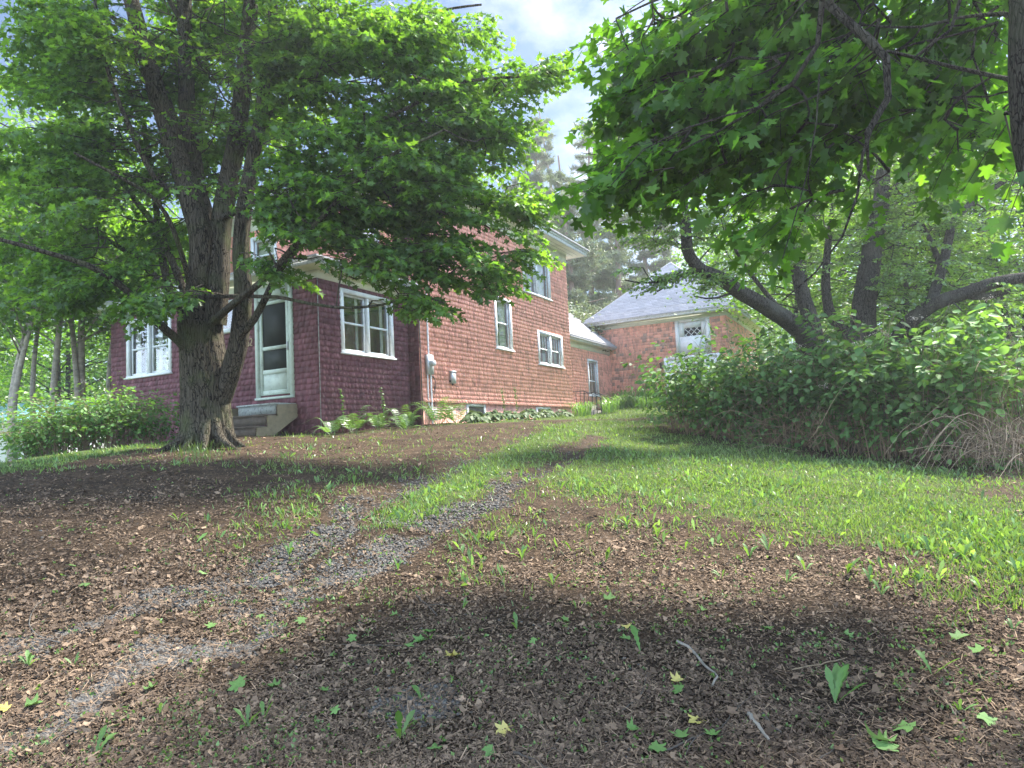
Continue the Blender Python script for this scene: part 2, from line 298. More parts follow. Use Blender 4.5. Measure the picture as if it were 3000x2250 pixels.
M_bark2 = barkmat('orchard_bark', (.012, .010, .009), (.042, .036, .030), (.10, .095, .08), 30, .3, (.12, .12, .095))

M_bark3 = barkmat('near_bark', (.012, .010, .009), (.045, .038, .031), (.11, .10, .085), 42, .22, (.09, .10, .06))
M_doorp = mat('pale_green_door_paint', (.50, .58, .52), .55, .1, 5, .1, 40, dirt=(.40, .46, .41), dscale=9)
# ================================================================ THE HOUSE
house = thing('house', H(-13, 17, .2), 'two storey shingled house, maroon enclosed front porch and salmon red side wall, white trimmed windows', 'house')
class Wall:
    def __init__(s, u, v, t, n, Lm): s.p = np.array([u, v], float); s.t = np.array(t, float); s.n = np.array(n, float); s.L = Lm
    def at(s, a, z, off=0): q = s.p+s.t*a+s.n*off; return H(q[0], q[1], z)
    def axes(s): return A*s.t[0]+B*s.t[1], A*s.n[0]+B*s.n[1]
    def box(s, g, a0, a1, z0, z1, o0, o1, col=None, mat=0):
        g.hexa([s.at(a0, z0, o1), s.at(a1, z0, o1), s.at(a1, z0, o0), s.at(a0, z0, o0), s.at(a0, z1, o1), s.at(a1, z1, o1), s.at(a1, z1, o0), s.at(a0, z1, o0)], col, mat)
    def slab(s, g, z0, z1, holes, th=.14, a0=0, a1=None):
        a1 = s.L if a1 is None else a1
        xs = sorted({a0, a1, *[h[0]+.06 for h in holes], *[h[1]-.06 for h in holes]}); zs = sorted({z0, z1, *[h[2]+.06 for h in holes], *[h[3]-.06 for h in holes]})
        for i in range(len(xs)-1):
            run = None
            for k in range(len(zs)-1):
                cx, cz = (xs[i]+xs[i+1])/2, (zs[k]+zs[k+1])/2
                if any(h[0] < cx < h[1] and h[2] < cz < h[3] for h in holes): continue
                s.box(g, xs[i], xs[i+1], zs[k], zs[k+1], -th, 0)
    def shingles(s, g, z0, z1, holes, ex=.122, flare=0, wmin=.07, wmax=.17, fade=.0, rough=1., skip=0):
        rows = int(math.ceil((z1-z0)/ex)); P = []; c = []
        for r in range(rows):
            zb = z0+r*ex; zt = min(zb+ex*1.22, z1); off0 = .0
            off = flare*max(0, 1-(zb-z0)/.45)**2 + .031; offt = flare*max(0, 1-(zt-z0)/.45)**2 + .004
            cut = sorted([(h[0]+.02, h[1]-.02) for h in holes if h[2]-.01 < zb+ex*.5 < h[3]]); iv = []; a = 0
            for h in cut: iv.append((a, h[0])); a = h[1]
            iv.append((a, s.L))
            rowc = rng.normal(0, .02)
            for (x0, x1) in iv:
                x = x0-(rng.random()*.05 if x0 == 0 else 0)
                x = max(x, x0)
                while x < x1-.01:
                    w = min(rng.uniform(wmin, wmax), x1-x)
                    if x1-x-w < .03: w = x1-x
                    if skip and rng.random() < skip: x += w; continue
                    dz = rng.normal(0, .0025)*rough; do = abs(rng.normal(0, .0016))*rough; gp = rng.uniform(.0004, .0022)
                    dz2 = dz+rng.normal(0, .002)*rough; lift = .014 if (rough > 1.2 and rng.random() < .03) else 0
                    P.append([s.at(x+gp, zb+dz, off+do), s.at(x+w-gp, zb+dz2, off+do*.6+lift), s.at(x+w-gp, zt, offt), s.at(x+gp, zt, offt), s.at(x+gp, zb+dz, off-.027), s.at(x+w-gp, zb+dz2, off-.027)])
                    t = .5+rng.normal(0, .055)+rowc*1.3; hu = 0
                    if fade and rng.random() < fade*(2.2 if vnoise(np.array([x*1.3]), np.array([zb*1.6]), 9)[0] > .55 else .3): hu = rng.uniform(.3, 1)
                    c.append((t, hu, rng.random())); x += w
        n = len(P); V = np.array(P).reshape(-1, 3); b = (np.arange(n)*6)[:, None]
        for q in ([0, 1, 2, 3], [4, 5, 1, 0]): pass
        base = g.n
        g.v.append(V); g.n += len(V)
        for q in ([0, 1, 2, 3], [4, 5, 1, 0], [4, 0, 3, 4], [1, 5, 2, 1]):
            q = q[:3] if q[0] == q[-1] else q
            g.f.append(b+np.array(q)[None]+base); g.c.append(np.array(c)); g.m.append(np.zeros(n, int))
def window(par, w, a0, a1, z0, z1, units=2, rail=.5, bars=0, paint=M_white, curtain=None, cas=.10, depth=.05, name='window'):
    g = G(); pr = .045; bt = .075
    w.box(g, a0, a0+cas, z0+bt, z1, -.02, pr); w.box(g, a1-cas, a1, z0+bt, z1, -.02, pr); w.box(g, a0+cas, a1-cas, z1-cas, z1, -.02, pr+.004)
    uw = (a1-a0-2*cas-(units-1)*cas*.8)/units; edges = []
    for i in range(units):
        e = a0+cas+i*(uw+cas*.8); edges.append((e, e+uw))
        if i: w.box(g, e-cas*.8, e, z0+bt, z1-cas, -.04, pr-.006)
    win = g.build(name, paint, par)
    g = G(); w.box(g, a0-.03, a1+.03, z0, z0+.035, -.02, pr+.05); w.box(g, a0+.003, a1-.003, z0+.035, z0+bt, -.05, pr+.015); g.build('sill', paint, win)
    for (e0, e1) in edges:
        g = G(); sz0, sz1 = z0+bt, z1-cas; s_ = .045
        zr = sz0+(sz1-sz0)*rail
        w.box(g, e0, e0+s_, sz0, sz1, -.075, -.035); w.box(g, e1-s_, e1, sz0, sz1, -.075, -.035)
        w.box(g, e0+s_, e1-s_, sz0, sz0+s_+.015, -.075, -.034); w.box(g, e0+s_, e1-s_, sz1-s_, sz1, -.075, -.034)
        if rail < .95: w.box(g, e0+s_, e1-s_, zr-.02, zr+.022, -.08, -.03)
        for b in range(bars):
            x = e0+s_+(e1-e0-2*s_)*(b+1)/(bars+1); w.box(g, x-.011, x+.011, zr+.022, sz1-s_, -.068, -.046)
        g.build('sash', paint, win)
        g = G(); g.poly([w.at(e0+s_-.005, sz0+s_, -.056), w.at(e1-s_+.005, sz0+s_, -.056), w.at(e1-s_+.005, sz1-s_+.004, -.056), w.at(e0+s_-.005, sz1-s_+.004, -.056)]); g.build('pane', M_glass, win)
    if curtain:
        for (c0, c1, top, bot, dd) in curtain:
            g = G(); n = 26; xs = np.linspace(c0, c1, n); off = -.17-dd+.018*np.sin(np.linspace(0, 1, n)*math.pi*2*abs(c1-c0)/.085)
            V = [w.at(x, bot, o) for x, o in zip(xs, off)]+[w.at(x, top, o) for x, o in zip(xs, off)]
            g.add(V, [[i, i+1, n+i+1, n+i] for i in range(n-1)], (.5, .5, .5)); g.build('curtain', M_curt, win, smooth=True)
    return win
# porch walls
PF = Wall(-17.6, 10.8, (1, 0), (0, -1), 7.24)         # front
PS = Wall(-10.36, 10.8, (0, 1), (1, 0), 3.17)         # right side
PL = Wall(-17.6, 13.97, (0, -1), (-1, 0), 3.17)       # left side
JG = Wall(-10.36, 13.97, (1, 0), (0, -1), .34)        # narrow return
MS = Wall(-10.02, 13.97, (0, 1), (1, 0), 9.64)        # main side wall
MF = Wall(-17.9, 13.97, (1, 0), (0, -1), 7.88)        # upper front
WS = Wall(-10.35, 23.61, (0, 1), (1, 0), 5.26)        # wing side
hPF = [(.68, 2.46, 1.97, 3.5), (3.4, 4.75, 2.73, 3.5), (5.39, 6.55, 1.15, 3.62)]
hPS = [(.68, 2.54, 2.03, 3.52)]; hPL = [(1.0, 2.4, 2.0, 3.4)]
hMS = [(3.92, 4.98, 2.68, 4.34), (6.83, 8.86, 2.41, 3.61), (5.93, 8.08, 4.78, 6.22)]
hMF = [(1.98, 3.03, 5.12, 6.25), (5.66, 6.75, 5.12, 6.25)]
hWS = [(2.45, 3.57, 1.52, 3.07)]
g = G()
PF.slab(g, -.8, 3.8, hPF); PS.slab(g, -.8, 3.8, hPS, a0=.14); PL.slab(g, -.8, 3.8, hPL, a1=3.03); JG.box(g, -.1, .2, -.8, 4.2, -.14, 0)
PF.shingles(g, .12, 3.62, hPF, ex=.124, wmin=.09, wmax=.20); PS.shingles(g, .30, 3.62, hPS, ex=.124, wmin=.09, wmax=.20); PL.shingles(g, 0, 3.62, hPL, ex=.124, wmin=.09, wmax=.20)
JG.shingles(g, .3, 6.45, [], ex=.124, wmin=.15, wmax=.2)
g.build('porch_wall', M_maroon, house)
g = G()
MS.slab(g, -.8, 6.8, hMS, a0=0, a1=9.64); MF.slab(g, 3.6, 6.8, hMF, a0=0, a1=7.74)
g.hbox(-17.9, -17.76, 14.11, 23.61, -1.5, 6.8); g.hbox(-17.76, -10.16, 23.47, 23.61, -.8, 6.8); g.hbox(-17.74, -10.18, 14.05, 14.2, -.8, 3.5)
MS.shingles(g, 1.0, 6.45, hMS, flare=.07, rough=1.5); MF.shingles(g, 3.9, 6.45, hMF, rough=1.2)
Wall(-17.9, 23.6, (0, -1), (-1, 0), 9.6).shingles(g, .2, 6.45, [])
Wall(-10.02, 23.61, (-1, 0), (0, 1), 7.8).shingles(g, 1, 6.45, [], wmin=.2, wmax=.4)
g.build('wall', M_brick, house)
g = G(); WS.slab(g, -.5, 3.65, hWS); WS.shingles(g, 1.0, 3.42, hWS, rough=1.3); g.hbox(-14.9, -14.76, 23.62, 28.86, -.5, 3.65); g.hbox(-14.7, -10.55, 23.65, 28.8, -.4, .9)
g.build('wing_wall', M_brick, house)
# board skirt below the shingles
g = G(); hb = [(2.06, 3.07, .30, 1.0), (6.41, 7.49, .42, .98)]; MS.slab(g, -.6, .99, [(a-.06+.06, b, c-.06, d+.3) for a, b, c, d in hb]) if False else None
x = 0
while x < 9.6:
    w_ = .085
    if not any(h[0]-.03 < x+.04 < h[1]+.03 for h in hb): MS.box(g, x+.002, x+w_-.002, -.3, 1.0, .006, .03+rng.uniform(0, .004), (.5+rng.normal(0, .03), 0, 0))
    x += w_
for a0, a1, z0_, z1_ in hb: MS.box(g, a0-.03, a1+.03, -.3, z0_+.02, .006, .03)
g.build('skirt', M_skirt, house)
for a0, a1, z0_, z1_ in hb:
    g = G(); MS.box(g, a0, a0+.075, z0_, z1_, .0, .06); MS.box(g, a1-.075, a1, z0_, z1_, .0, .06); MS.box(g, a0+.075, a1-.075, z1_-.075, z1_, .0, .062)
    bw = g.build('basement_window', M_peel, house)
    g = G(); MS.box(g, a0+.075, a1-.075, z0_, z1_-.075, .004, .02); g.build('pane', M_wood, bw)
# trim: friezes
g = G(); PF.box(g, -.024, 7.264, 3.62, 3.80, 0, .024); PS.box(g, 0, 3.17, 3.62, 3.80, 0, .026); PL.box(g, 0, 3.17, 3.62, 3.8, 0, .026)
MS.box(g, -.024, 9.66, 6.45, 6.80, 0, .03); MF.box(g, 0, 7.88, 6.45, 6.8, 0, .028); WS.box(g, .0, 5.24, 3.42, 3.64, 0, .028)
g.build('frieze', M_cream, house)
# corner boards and the white leader at the wing
g = G(); WS.box(g, .06, .17, .85, 3.30, .028, .10); g.build('downspout', M_white, house)
g = G(); PS.box(g, -.006, .002, .35, 3.62, .018, .028, (.6, .5, .5)); g.build('corner_strip', M_greywood, house); g = G(); MS.box(g, -.012, .006, .45, 6.45, .02, .04, (.25, .5, .5)); g.build('corner_strip', M_greywood, house)
def gutter_edge(g, pts, z, h=.15, t=.03):      # moulded fascia following eave points (house u,v), outward to the right of travel
    for (a, b) in zip(pts[:-1], pts[1:]):
        a = np.array(a, float); b = np.array(b, float); d = norm(b-a); n = np.array([d[1], -d[0]])
        for (o, z0, z1, tt) in ((0, z, z+h*.55, t), (t+.002, z+h*.5, z+h*.8, t), (2*t+.004, z+h*.76, z+h, t)):
            p = [a+n*o-d*0, b+n*o, b+n*(o+tt), a+n*(o+tt)]
            ex = o+tt
            p = [a+n*o-d*ex, b+n*o+d*ex, b+n*(o+tt)+d*ex, a+n*(o+tt)-d*ex]
            g.hexa([H(*q, z0) for q in p]+[H(*q, z1) for q in p])
def quad(g, pts, th=.04):
    pts = [np.array(p, float) for p in pts]; n = len(pts)
    top = [H(*p) for p in pts]; bot = [H(p[0], p[1], p[2]-th) for p in pts]
    g.poly(top); g.poly(bot[::-1])
    for i in range(n): g.poly([bot[i], bot[(i+1) % n], top[(i+1) % n], top[i]])
# porch roof
er, ef, el = -9.95, 10.38, -18.05; zt = 3.97; sl_ = .27; vb = 13.97
g = G(); g.poly([H(el, ef, 3.805), H(er, ef, 3.805), H(er, 10.8, 3.805), H(el, 10.8, 3.805)]); g.poly([H(-10.36, 10.8, 3.805), H(er, 10.8, 3.805), H(er, vb, 3.805), H(-10.36, vb, 3.805)]); g.poly([H(el, 10.8, 3.805), H(-17.6, 10.8, 3.805), H(-17.6, vb, 3.805), H(el, vb, 3.805)])
g.poly([H(-10.02, 13.97, 6.805), H(-9.42, 13.37, 6.805), H(-9.42, 24.2, 6.805), H(-10.02, 23.6, 6.805)]); g.poly([H(-18.5, 13.37, 6.805), H(-9.42, 13.37, 6.805), H(-10.02, 13.97, 6.805), H(-17.9, 13.97, 6.805)]); g.poly([H(-10.02, 23.6, 6.805), H(-9.42, 24.2, 6.805), H(-18.5, 24.2, 6.805), H(-17.9, 23.6, 6.805)])
for q in (.2, .38): g.hbox(-10.02+q, -10.02+q+.012, 14, 23.9, 6.797, 6.8045, (.25, 0, 0))
g.poly([H(-10.35, 23.61, 3.645), H(-10.08, 23.61, 3.645), H(-10.08, 28.86, 3.645), H(-10.35, 28.86, 3.645)])
g.build('soffit', M_cream, house)
g = G(); gutter_edge(g, [(er, vb-.12), (er, ef), (el, ef), (el, vb)][::-1], 3.80); gutter_edge(g, [(-18.5, 13.37), (-9.42, 13.37), (-9.42, 24.2), (-18.5, 24.2)], 6.79, .24, .035)
gutter_edge(g, [(-10.08, 23.7), (-10.08, 28.80)], 3.63, .15)
g.build('fascia', M_peel, house)
g = G(); dv = vb-ef+0; zt2 = zt+sl_*(vb-ef)
ex = .1
quad(g, [(el-ex, ef-ex, zt-.02), (er+ex, ef-ex, zt-.02), (er-dv, vb-.003, zt2), (el+dv, vb-.003, zt2)]); quad(g, [(er+ex, ef-ex, zt-.02), (er+ex, vb-.003, zt-.02), (er-dv, vb-.003, zt2)]); quad(g, [(el-ex, vb-.003, zt-.02), (el-ex, ef-ex, zt-.02), (el+dv, vb-.003, zt2)])
g.build('porch_roof', M_roof, house)
g = G(); e0, e1, f0, f1 = -18.64, -9.28, 13.23, 24.34; zr = 7.03; hw = (e1-e0)/2; zp = zr+.55*hw; um = (e0+e1)/2
quad(g, [(e0, f0, zr), (e1, f0, zr), (um, f0+hw, zp)]); quad(g, [(e1, f0, zr), (e1, f1, zr), (um, f1-hw, zp), (um, f0+hw, zp)]); quad(g, [(e1, f1, zr), (e0, f1, zr), (um, f1-hw, zp)]); quad(g, [(e0, f1, zr), (e0, f0, zr), (um, f0+hw, zp), (um, f1-hw, zp)])
g.build('roof', M_roof, house)
g = G(); quad(g, [(-9.98, 23.66, 3.77), (-9.98, 28.83, 3.77), (-12.6, 28.83, 5.98), (-12.6, 23.66, 5.98)], .06); quad(g, [(-15.2, 23.66, 3.77), (-12.6, 23.66, 5.98), (-12.6, 28.83, 5.98), (-15.2, 28.83, 3.77)], .06)
ob = g.build('wing_roof', None or M_roof, house)
# windows
window(house, PF, *hPF[0], units=2, curtain=[(.8, .95, 3.4, 2.05, 0), (1.42, 1.5, 3.4, 2.05, 0), (1.68, 1.82, 3.4, 2.05, 0), (2.2, 2.32, 3.4, 2.05, 0)])
window(house, PF, *hPF[1], units=2, rail=1, cas=.09)
window(house, PS, *hPS[0], units=2, curtain=[(1.38, 1.47, 3.42, 2.1, 0), (2.26, 2.36, 3.42, 2.1, 0)])
window(house, PL, *hPL[0], units=1)
window(house, MS, *hMS[0], units=1, rail=.53, paint=M_peel, curtain=[(4.0, 4.22, 4.25, 2.75, 0), (4.5, 4.9, 4.25, 2.75, 0), (4.0, 4.9, 4.25, 3.55, .05)])
window(house, MS, *hMS[1], units=2, rail=.5, bars=3, paint=M_peel, curtain=[(6.93, 7.1, 3.0, 2.45, 0), (7.55, 7.75, 3.5, 2.45, 0), (8.5, 8.75, 3.0, 2.45, 0)])
window(house, MS, *hMS[2], units=2, rail=.6, paint=M_peel, cas=.14, curtain=[(6.1, 6.3, 6.1, 4.9, 0), (6.7, 6.95, 6.1, 4.9, 0), (7.15, 7.95, 6.1, 4.9, 0)])
for h in hMF: window(house, MF, *h, units=1, rail=.5, curtain=[(h[0]+.12, h[1]-.12, 6.15, 5.75, 0), (h[0]+.12, h[0]+.35, 6.15, 5.2, 0), (h[1]-.3, h[1]-.12, 6.15, 5.2, 0)])
window(house, WS, *hWS[0], units=1, rail=.42, bars=1, paint=M_peel, cas=.09, curtain=[(3.2, 3.45, 2.95, 1.6, 0)])
# storm door
a0, a1, z0_, z1_ = hPF[2]; g = G()
PF.box(g, a0, a0+.11, z0_, z1_, -.02, .05); PF.box(g, a1-.11, a1, z0_, z1_, -.02, .05); PF.box(g, a0+.11, a1-.11, 3.32, z1_, -.02, .046); PF.box(g, a0, a1, z0_-.05, z0_, -.02, .09)
door = g.build('door', M_doorp, house)
g = G(); d0, d1 = a0+.115, a1-.115
PF.box(g, d0, d0+.10, 1.2, 3.3, -.01, .03); PF.box(g, d1-.10, d1, 1.2, 3.3, -.01, .03)
for za, zb in ((1.2, 1.30), (1.66, 1.76), (2.20, 2.28), (3.22, 3.3)): PF.box(g, d0+.1, d1-.1, za, zb, -.01, .031)
PF.box(g, d0+.1, d1-.1, 1.3, 1.66, -.01, .018); g.build('storm_door', M_doorp, door)
Msc = mat('door_screen', (.022, .028, .026), .6, .12, 4, 0, spec=.2); g = G(); PF.box(g, d0+.1, d1-.1, 1.76, 2.2, .0, .01, (.62, .5, .5)); PF.box(g, d0+.1, d1-.1, 2.28, 3.22, .0, .008, (.45, .5, .5)); g.build('screen', Msc, door)
g = G(); PF.box(g, d1-.07, d1-.03, 2.15, 2.33, .031, .06); g.build('handle', M_metal, door)
# house number 32
g = G(); Mgold = mat('brass_numeral', (.62, .52, .33), .4, .1, 5, 0)
def stroke(pts, r=.009): g.tube([PF.at(5.12+p[0], 2.36+p[1], .035) for p in spline(pts, 14)], r, 5)
stroke([(.0, .15), (.035, .165), (.065, .14), (.05, .10), (.025, .09)]); stroke([(.025, .09), (.06, .075), (.065, .03), (.03, 0), (-.01, .012)])
stroke([(.095, .14), (.125, .165), (.16, .14), (.15, .09), (.10, .02), (.09, .005)]); stroke([(.09, .006), (.12, .012), (.165, .002)])
g.build('house_number', Mgold, house)
# interior floors keep the rooms dark
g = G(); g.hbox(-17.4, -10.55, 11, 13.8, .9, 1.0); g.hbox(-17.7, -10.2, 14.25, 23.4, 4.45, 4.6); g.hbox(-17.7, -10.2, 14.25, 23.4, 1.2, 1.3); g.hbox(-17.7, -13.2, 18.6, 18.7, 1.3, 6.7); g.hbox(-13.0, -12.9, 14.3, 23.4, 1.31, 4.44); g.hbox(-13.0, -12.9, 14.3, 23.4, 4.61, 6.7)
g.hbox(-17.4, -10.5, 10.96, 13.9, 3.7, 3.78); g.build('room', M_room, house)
# ---------------------------------------------------------------- GARAGE
gar = thing('garage', H(-8.1, 32, 1.3), 'red shingled carriage barn with pale grey hipped roof and tall white door, behind the house', 'garage')
GF = Wall(-10.95, 28.87, (1, 0), (0, -1), 5.73); GS = Wall(-5.22, 28.87, (0, 1), (1, 0), 7.6)
hGF = [(3.6, 5.06, 3.2, 4.58), (3.03, 5.4, .4, 3.08)]
g = G(); GF.box(g, 0, 5.73, .2, 4.78, -.14, 0); GS.box(g, 0.14, 7.6, .2, 4.78, -.14, 0); g.hbox(-10.95, -10.81, 29.0, 36.4, .2, 4.78); g.hbox(-10.8, -5.4, 36.3, 36.45, .2, 4.78)
GF.shingles(g, 1.3, 4.6, hGF, ex=.128, wmin=.09, wmax=.2, fade=.2); GS.shingles(g, 1.3, 4.6, [], ex=.128, wmin=.09, wmax=.2, fade=.12); Wall(-10.95, 36.4, (0, -1), (-1, 0), 7.5).shingles(g, 3.5, 4.6, [])
g.build('wall', M_barn, gar)
g = G(); GF.box(g, -.024, 5.754, 4.6, 4.78, 0, .03); GS.box(g, 0, 7.6, 4.6, 4.78, 0, .032); GF.box(g, 0, 0, 0, 0, 0, 0) if False else None
e0, e1, f0, f1 = -11.4, -4.77, 28.42, 36.85
g.poly([H(e0, f0, 4.785), H(e1, f0, 4.785), H(e1, f1, 4.785), H(e0, f1, 4.785)]); g.build('frieze', M_cream, gar)
g = G(); gutter_edge(g, [(e0, f0), (e1, f0), (e1, f1), (e0, f1), (e0, f0)], 4.77, .16); g.build('gutter', M_peel, gar)
g = G(); zr = 4.915; um = -8.085; hw = 3.315+.1; zp = zr+.87*hw; e0 -= .1; e1 += .1; f0 -= .1; f1 += .1
# bell-cast edge then the steep plane
def hiproof(g, e0, e1, f0, f1, z, sl):
    hw = (e1-e0)/2; um = (e0+e1)/2; k = .5; zk = z+k*sl*.86; zp = zk+(hw-k)*sl*1.02
    r0 = [(e0, f0, z), (e1, f0, z), (e1, f1, z), (e0, f1, z)]; r1 = [(e0+k, f0+k, zk), (e1-k, f0+k, zk), (e1-k, f1-k, zk), (e0+k, f1-k, zk)]
    for i in range(4): g.poly([H(*r0[i]), H(*r0[(i+1) % 4]), H(*r1[(i+1) % 4]), H(*r1[i])])
    t0, t1 = (um, f0+hw, zp), (um, f1-hw, zp)
    g.poly([H(*r1[0]), H(*r1[1]), H(*t0)]); g.poly([H(*r1[1]), H(*r1[2]), H(*t1), H(*t0)]); g.poly([H(*r1[2]), H(*r1[3]), H(*t1)]); g.poly([H(*r1[3]), H(*r1[0]), H(*t0), H(*t1)])
    for a, b in ((r0[0], t0), (r0[1], t0), (r0[2], t1), (r0[3], t1), (t0, t1)):
        mid = r1[r0.index(a)] if a in r0 else None
        pts = [a, mid, b] if mid else [a, b]
        g.tube([H(p[0], p[1], p[2]+.005) for p in pts], .028, 6, (.52, .5, .5))
hiproof(g, e0, e1, f0, f1, zr, .87)
g.build('roof', M_roof, gar)
# courses on the visible roofs are laid as real tabs
def tabs(name, par, o, ax, up, nrm, x0f, x1f, hgt, ex=.13):
    g = G(); r = 0; y = 0; P = []; c = []
    while y < hgt-.02:
        x0, x1 = x0f(y), x1f(y); x = x0-(r % 2)*.15
        while x < x1:
            a, b = max(x, x0), min(x+.30, x1)
            if b-a > .02:
                yt = min(y+ex*1.1, hgt); e = .009+rng.uniform(0, .002)
                p = lambda s, h, q: o+ax*s+up*h+nrm*q
                P.append([p(a+.003, y, e+.004), p(b-.003, y, e+.004), p(b-.003, yt, .006), p(a+.003, yt, .006), p(a+.003, y, .002), p(b-.003, y, .002)])
                c.append((.5+rng.normal(0, .045), .5, .5))
            x += .305
        y += ex; r += 1
    n = len(P); b = (np.arange(n)*6)[:, None]; g.v.append(np.array(P).reshape(-1, 3)); g.n = n*6
    for q in ([0, 1, 2, 3], [4, 5, 1, 0]): g.f.append(b+np.array(q)[None]); g.c.append(np.array(c)); g.m.append(np.zeros(n, int))
    g.build(name, M_roof, par)
k = .5; z1b = zr+k*.87*.86; run = (e1-e0)/2-k; sl2 = .87*1.02
upv = norm(B*1+np.array([0, 0, sl2])); nr = np.cross(A, upv); hg = run*math.hypot(1, sl2)
tabs('shingle_courses', gar, H(e0+k, f0+k, z1b), A, upv, nr, lambda y: y/math.hypot(1, sl2)+.02, lambda y: 2*run-y/math.hypot(1, sl2)-.02, hg)
up0 = norm(B+np.array([0, 0, .87*.86])); tabs('eave_courses', gar, H(e0, f0, zr), A, up0, np.cross(A, up0), lambda y: y*.8+.02, lambda y: (e1-e0)-y*.8-.02, k*math.hypot(1, .87*.86))
upr = norm(-A+np.array([0, 0, sl2])); tabs('side_courses', gar, H(e1-k, f0+k, z1b), B, upr, np.cross(B, upr), lambda y: y/math.hypot(1, sl2)+.02, lambda y: (f1-f0-2*k)-y/math.hypot(1, sl2), hg)
slw = (5.98-3.77)/2.62; upw = norm(-A+np.array([0, 0, slw])); tabs('wing_roof_courses', house, H(-9.98, 23.66, 3.775), B, upw, np.cross(B, upw), lambda y: .01, lambda y: 5.16, 2.62*math.hypot(1, slw))
# tall white hatch with diamond lattice, and the door below it
g = G(); GF.box(g, 3.6, 3.76, 3.1, 4.6, 0, .06); GF.box(g, 4.90, 5.06, 3.1, 4.6, 0, .06); GF.box(g, 3.76, 4.9, 4.5, 4.6, 0, .055); GF.box(g, 3.76, 4.9, 3.1, 3.9, 0, .03)
GF.box(g, 3.76, 3.98, 3.9, 4.5, 0, .03); GF.box(g, 4.7, 4.9, 3.9, 4.5, 0, .03); GF.box(g, 3.98, 4.7, 4.25, 4.5, 0, .03); hatch = g.build('hatch_door', M_white, gar)
g = G(); GF.box(g, 3.98, 4.7, 3.9, 4.25, .001, .008); g.build('pane', mat('dark_pane', (.03, .03, .035), .2, .1, 3, 0), hatch)
g = G()
for i in range(-2, 5):
    for sgn in (1, -1):
        pts = []
        x0 = 3.98+i*.24; 
        for t in np.linspace(0, 1, 9):
            x = x0+t*.24*1.46 if sgn > 0 else x0+.24*1.46*(1-t)
            z = 3.9+.35*t
            if 3.98 <= x <= 4.70: pts.append(GF.at(x, z, .018 if sgn > 0 else .021))
        if len(pts) > 2: g.tube(pts, .013, 4)
g.build('lattice', M_white, hatch)
g = G(); GF.box(g, 3.03, 3.16, .4, 3.08, 0, .05); GF.box(g, 5.27, 5.4, .4, 3.08, 0, .05); GF.box(g, 3.16, 5.27, 2.95, 3.08, 0, .05)
for i in range(8): GF.box(g, 3.165+i*.263, 3.165+(i+1)*.263-.008, .4, 2.95, 0, .03)
g.build('garage_door', M_white, gar)
# ---------------------------------------------------------------- wall fittings
t = thing('electric_meter', MS.at(.28, 1.8, .03), 'grey electric meter box with glass dial and conduits on the red wall near the porch', 'electric meter')
g = G(); MS.box(g, .17, .40, 1.70, 2.20, .04, .14); g.build('box', M_metal, t)
g = G(); Xa, Na = MS.axes(); c = MS.at(.285, 1.98, .14); 
for r0, r1, o0, o1 in ((.088, .088, 0, .03), (.078, .07, .03, .11), (.07, .03, .11, .125)):
    a = np.arange(20)*2*math.pi/20; ring = lambda r, o: [c+Xa*math.cos(q)*r+np.array([0, 0, 1])*math.sin(q)*r+Na*o for q in a]
    g.add(ring(r0, o0)+ring(r1, o1), [[i, (i+1) % 20, 20+(i+1) % 20, 20+i] for i in range(20)], (.6, .5, .5))
g.poly(ring(.03, .125)); g.build('dial', M_metal, t, smooth=True)
g = G(); g.tube([MS.at(.26, z, .09) for z in (2.2, 2.8, 3.6, 4.4, 5.4)], .022, 8, (.7, 0, 0)); g.tube([MS.at(a, z, .08) for a, z in ((.20, 1.7), (.19, 1.3), (.2, .95), (.30, .78), (.33, .75))], .018, 8, (.7, 0, 0)); g.tube([MS.at(.34, z, .08) for z in (1.7, 1.2, .7, .35)], .022, 8, (.7, 0, 0)); MS.box(g, .33, .55, .72, .77, .05, .11, (.8, 0, 0)); g.build('conduit', M_metal, t)
g = G(); tt = np.linspace(0, 1, 30); g.tube([MS.at(.45+.11*math.sin(6.28*q), 1.46+.17*math.cos(6.28*q), .07) for q in tt], .008, 5); g.tube([MS.at(.43+.07*math.sin(6.28*q), 1.33+.10*math.cos(6.28*q), .075) for q in tt], .008, 5); g.tube([MS.at(.50+.01*math.sin(9*q), 1.5-.8*q, .055) for q in tt], .006, 5)
g.tube([MS.at(.36, 1.66, .08), MS.at(.42, 1.66, .1), MS.at(.48, 1.64, .07)], .014, 5, (.9, 0, 0)); g.build('cable', M_iron, t)
t = thing('junction_box', MS.at(1.38, 1.5, .03), 'small pale grey utility box screwed to the red wall, right of the meter', 'utility box')
g = G(); MS.box(g, 1.28, 1.46, 1.52, 1.84, .03, .12); MS.box(g, 1.27, 1.47, 1.815, 1.855, .03, .13); g.build('box', M_metal, t)
g = G(); MS.box(g, 1.24, 1.28, 1.56, 1.60, .04, .08); MS.box(g, 1.34, 1.37, 1.47, 1.52, .05, .09); g.tube([MS.at(1.4, 1.5, .07), MS.at(1.5, 1.47, .05), MS.at(1.66, 1.44, .05)], .006, 5); g.build('cable_clamp', M_iron, t)
t = thing('wall_lantern', GF.at(2.99, 2.7, .03), 'black wall lantern on the barn beside the white door', 'wall lamp')
g = G(); GF.box(g, 2.93, 2.99, 2.62, 2.86, .02, .05); g.tube([GF.at(2.96, 2.8, .05), GF.at(2.96, 2.9, .14), GF.at(2.96, 2.84, .22)], .014, 6); g.build('bracket', M_iron, t)
g = G(); c = GF.at(2.96, 2.62, .22); g.tube([c+np.array([0, 0, z]) for z in (0, .02, .2, .22, .27)], [.04, .06, .085, .10, .01], 8); g.build('lamp', M_iron, t)
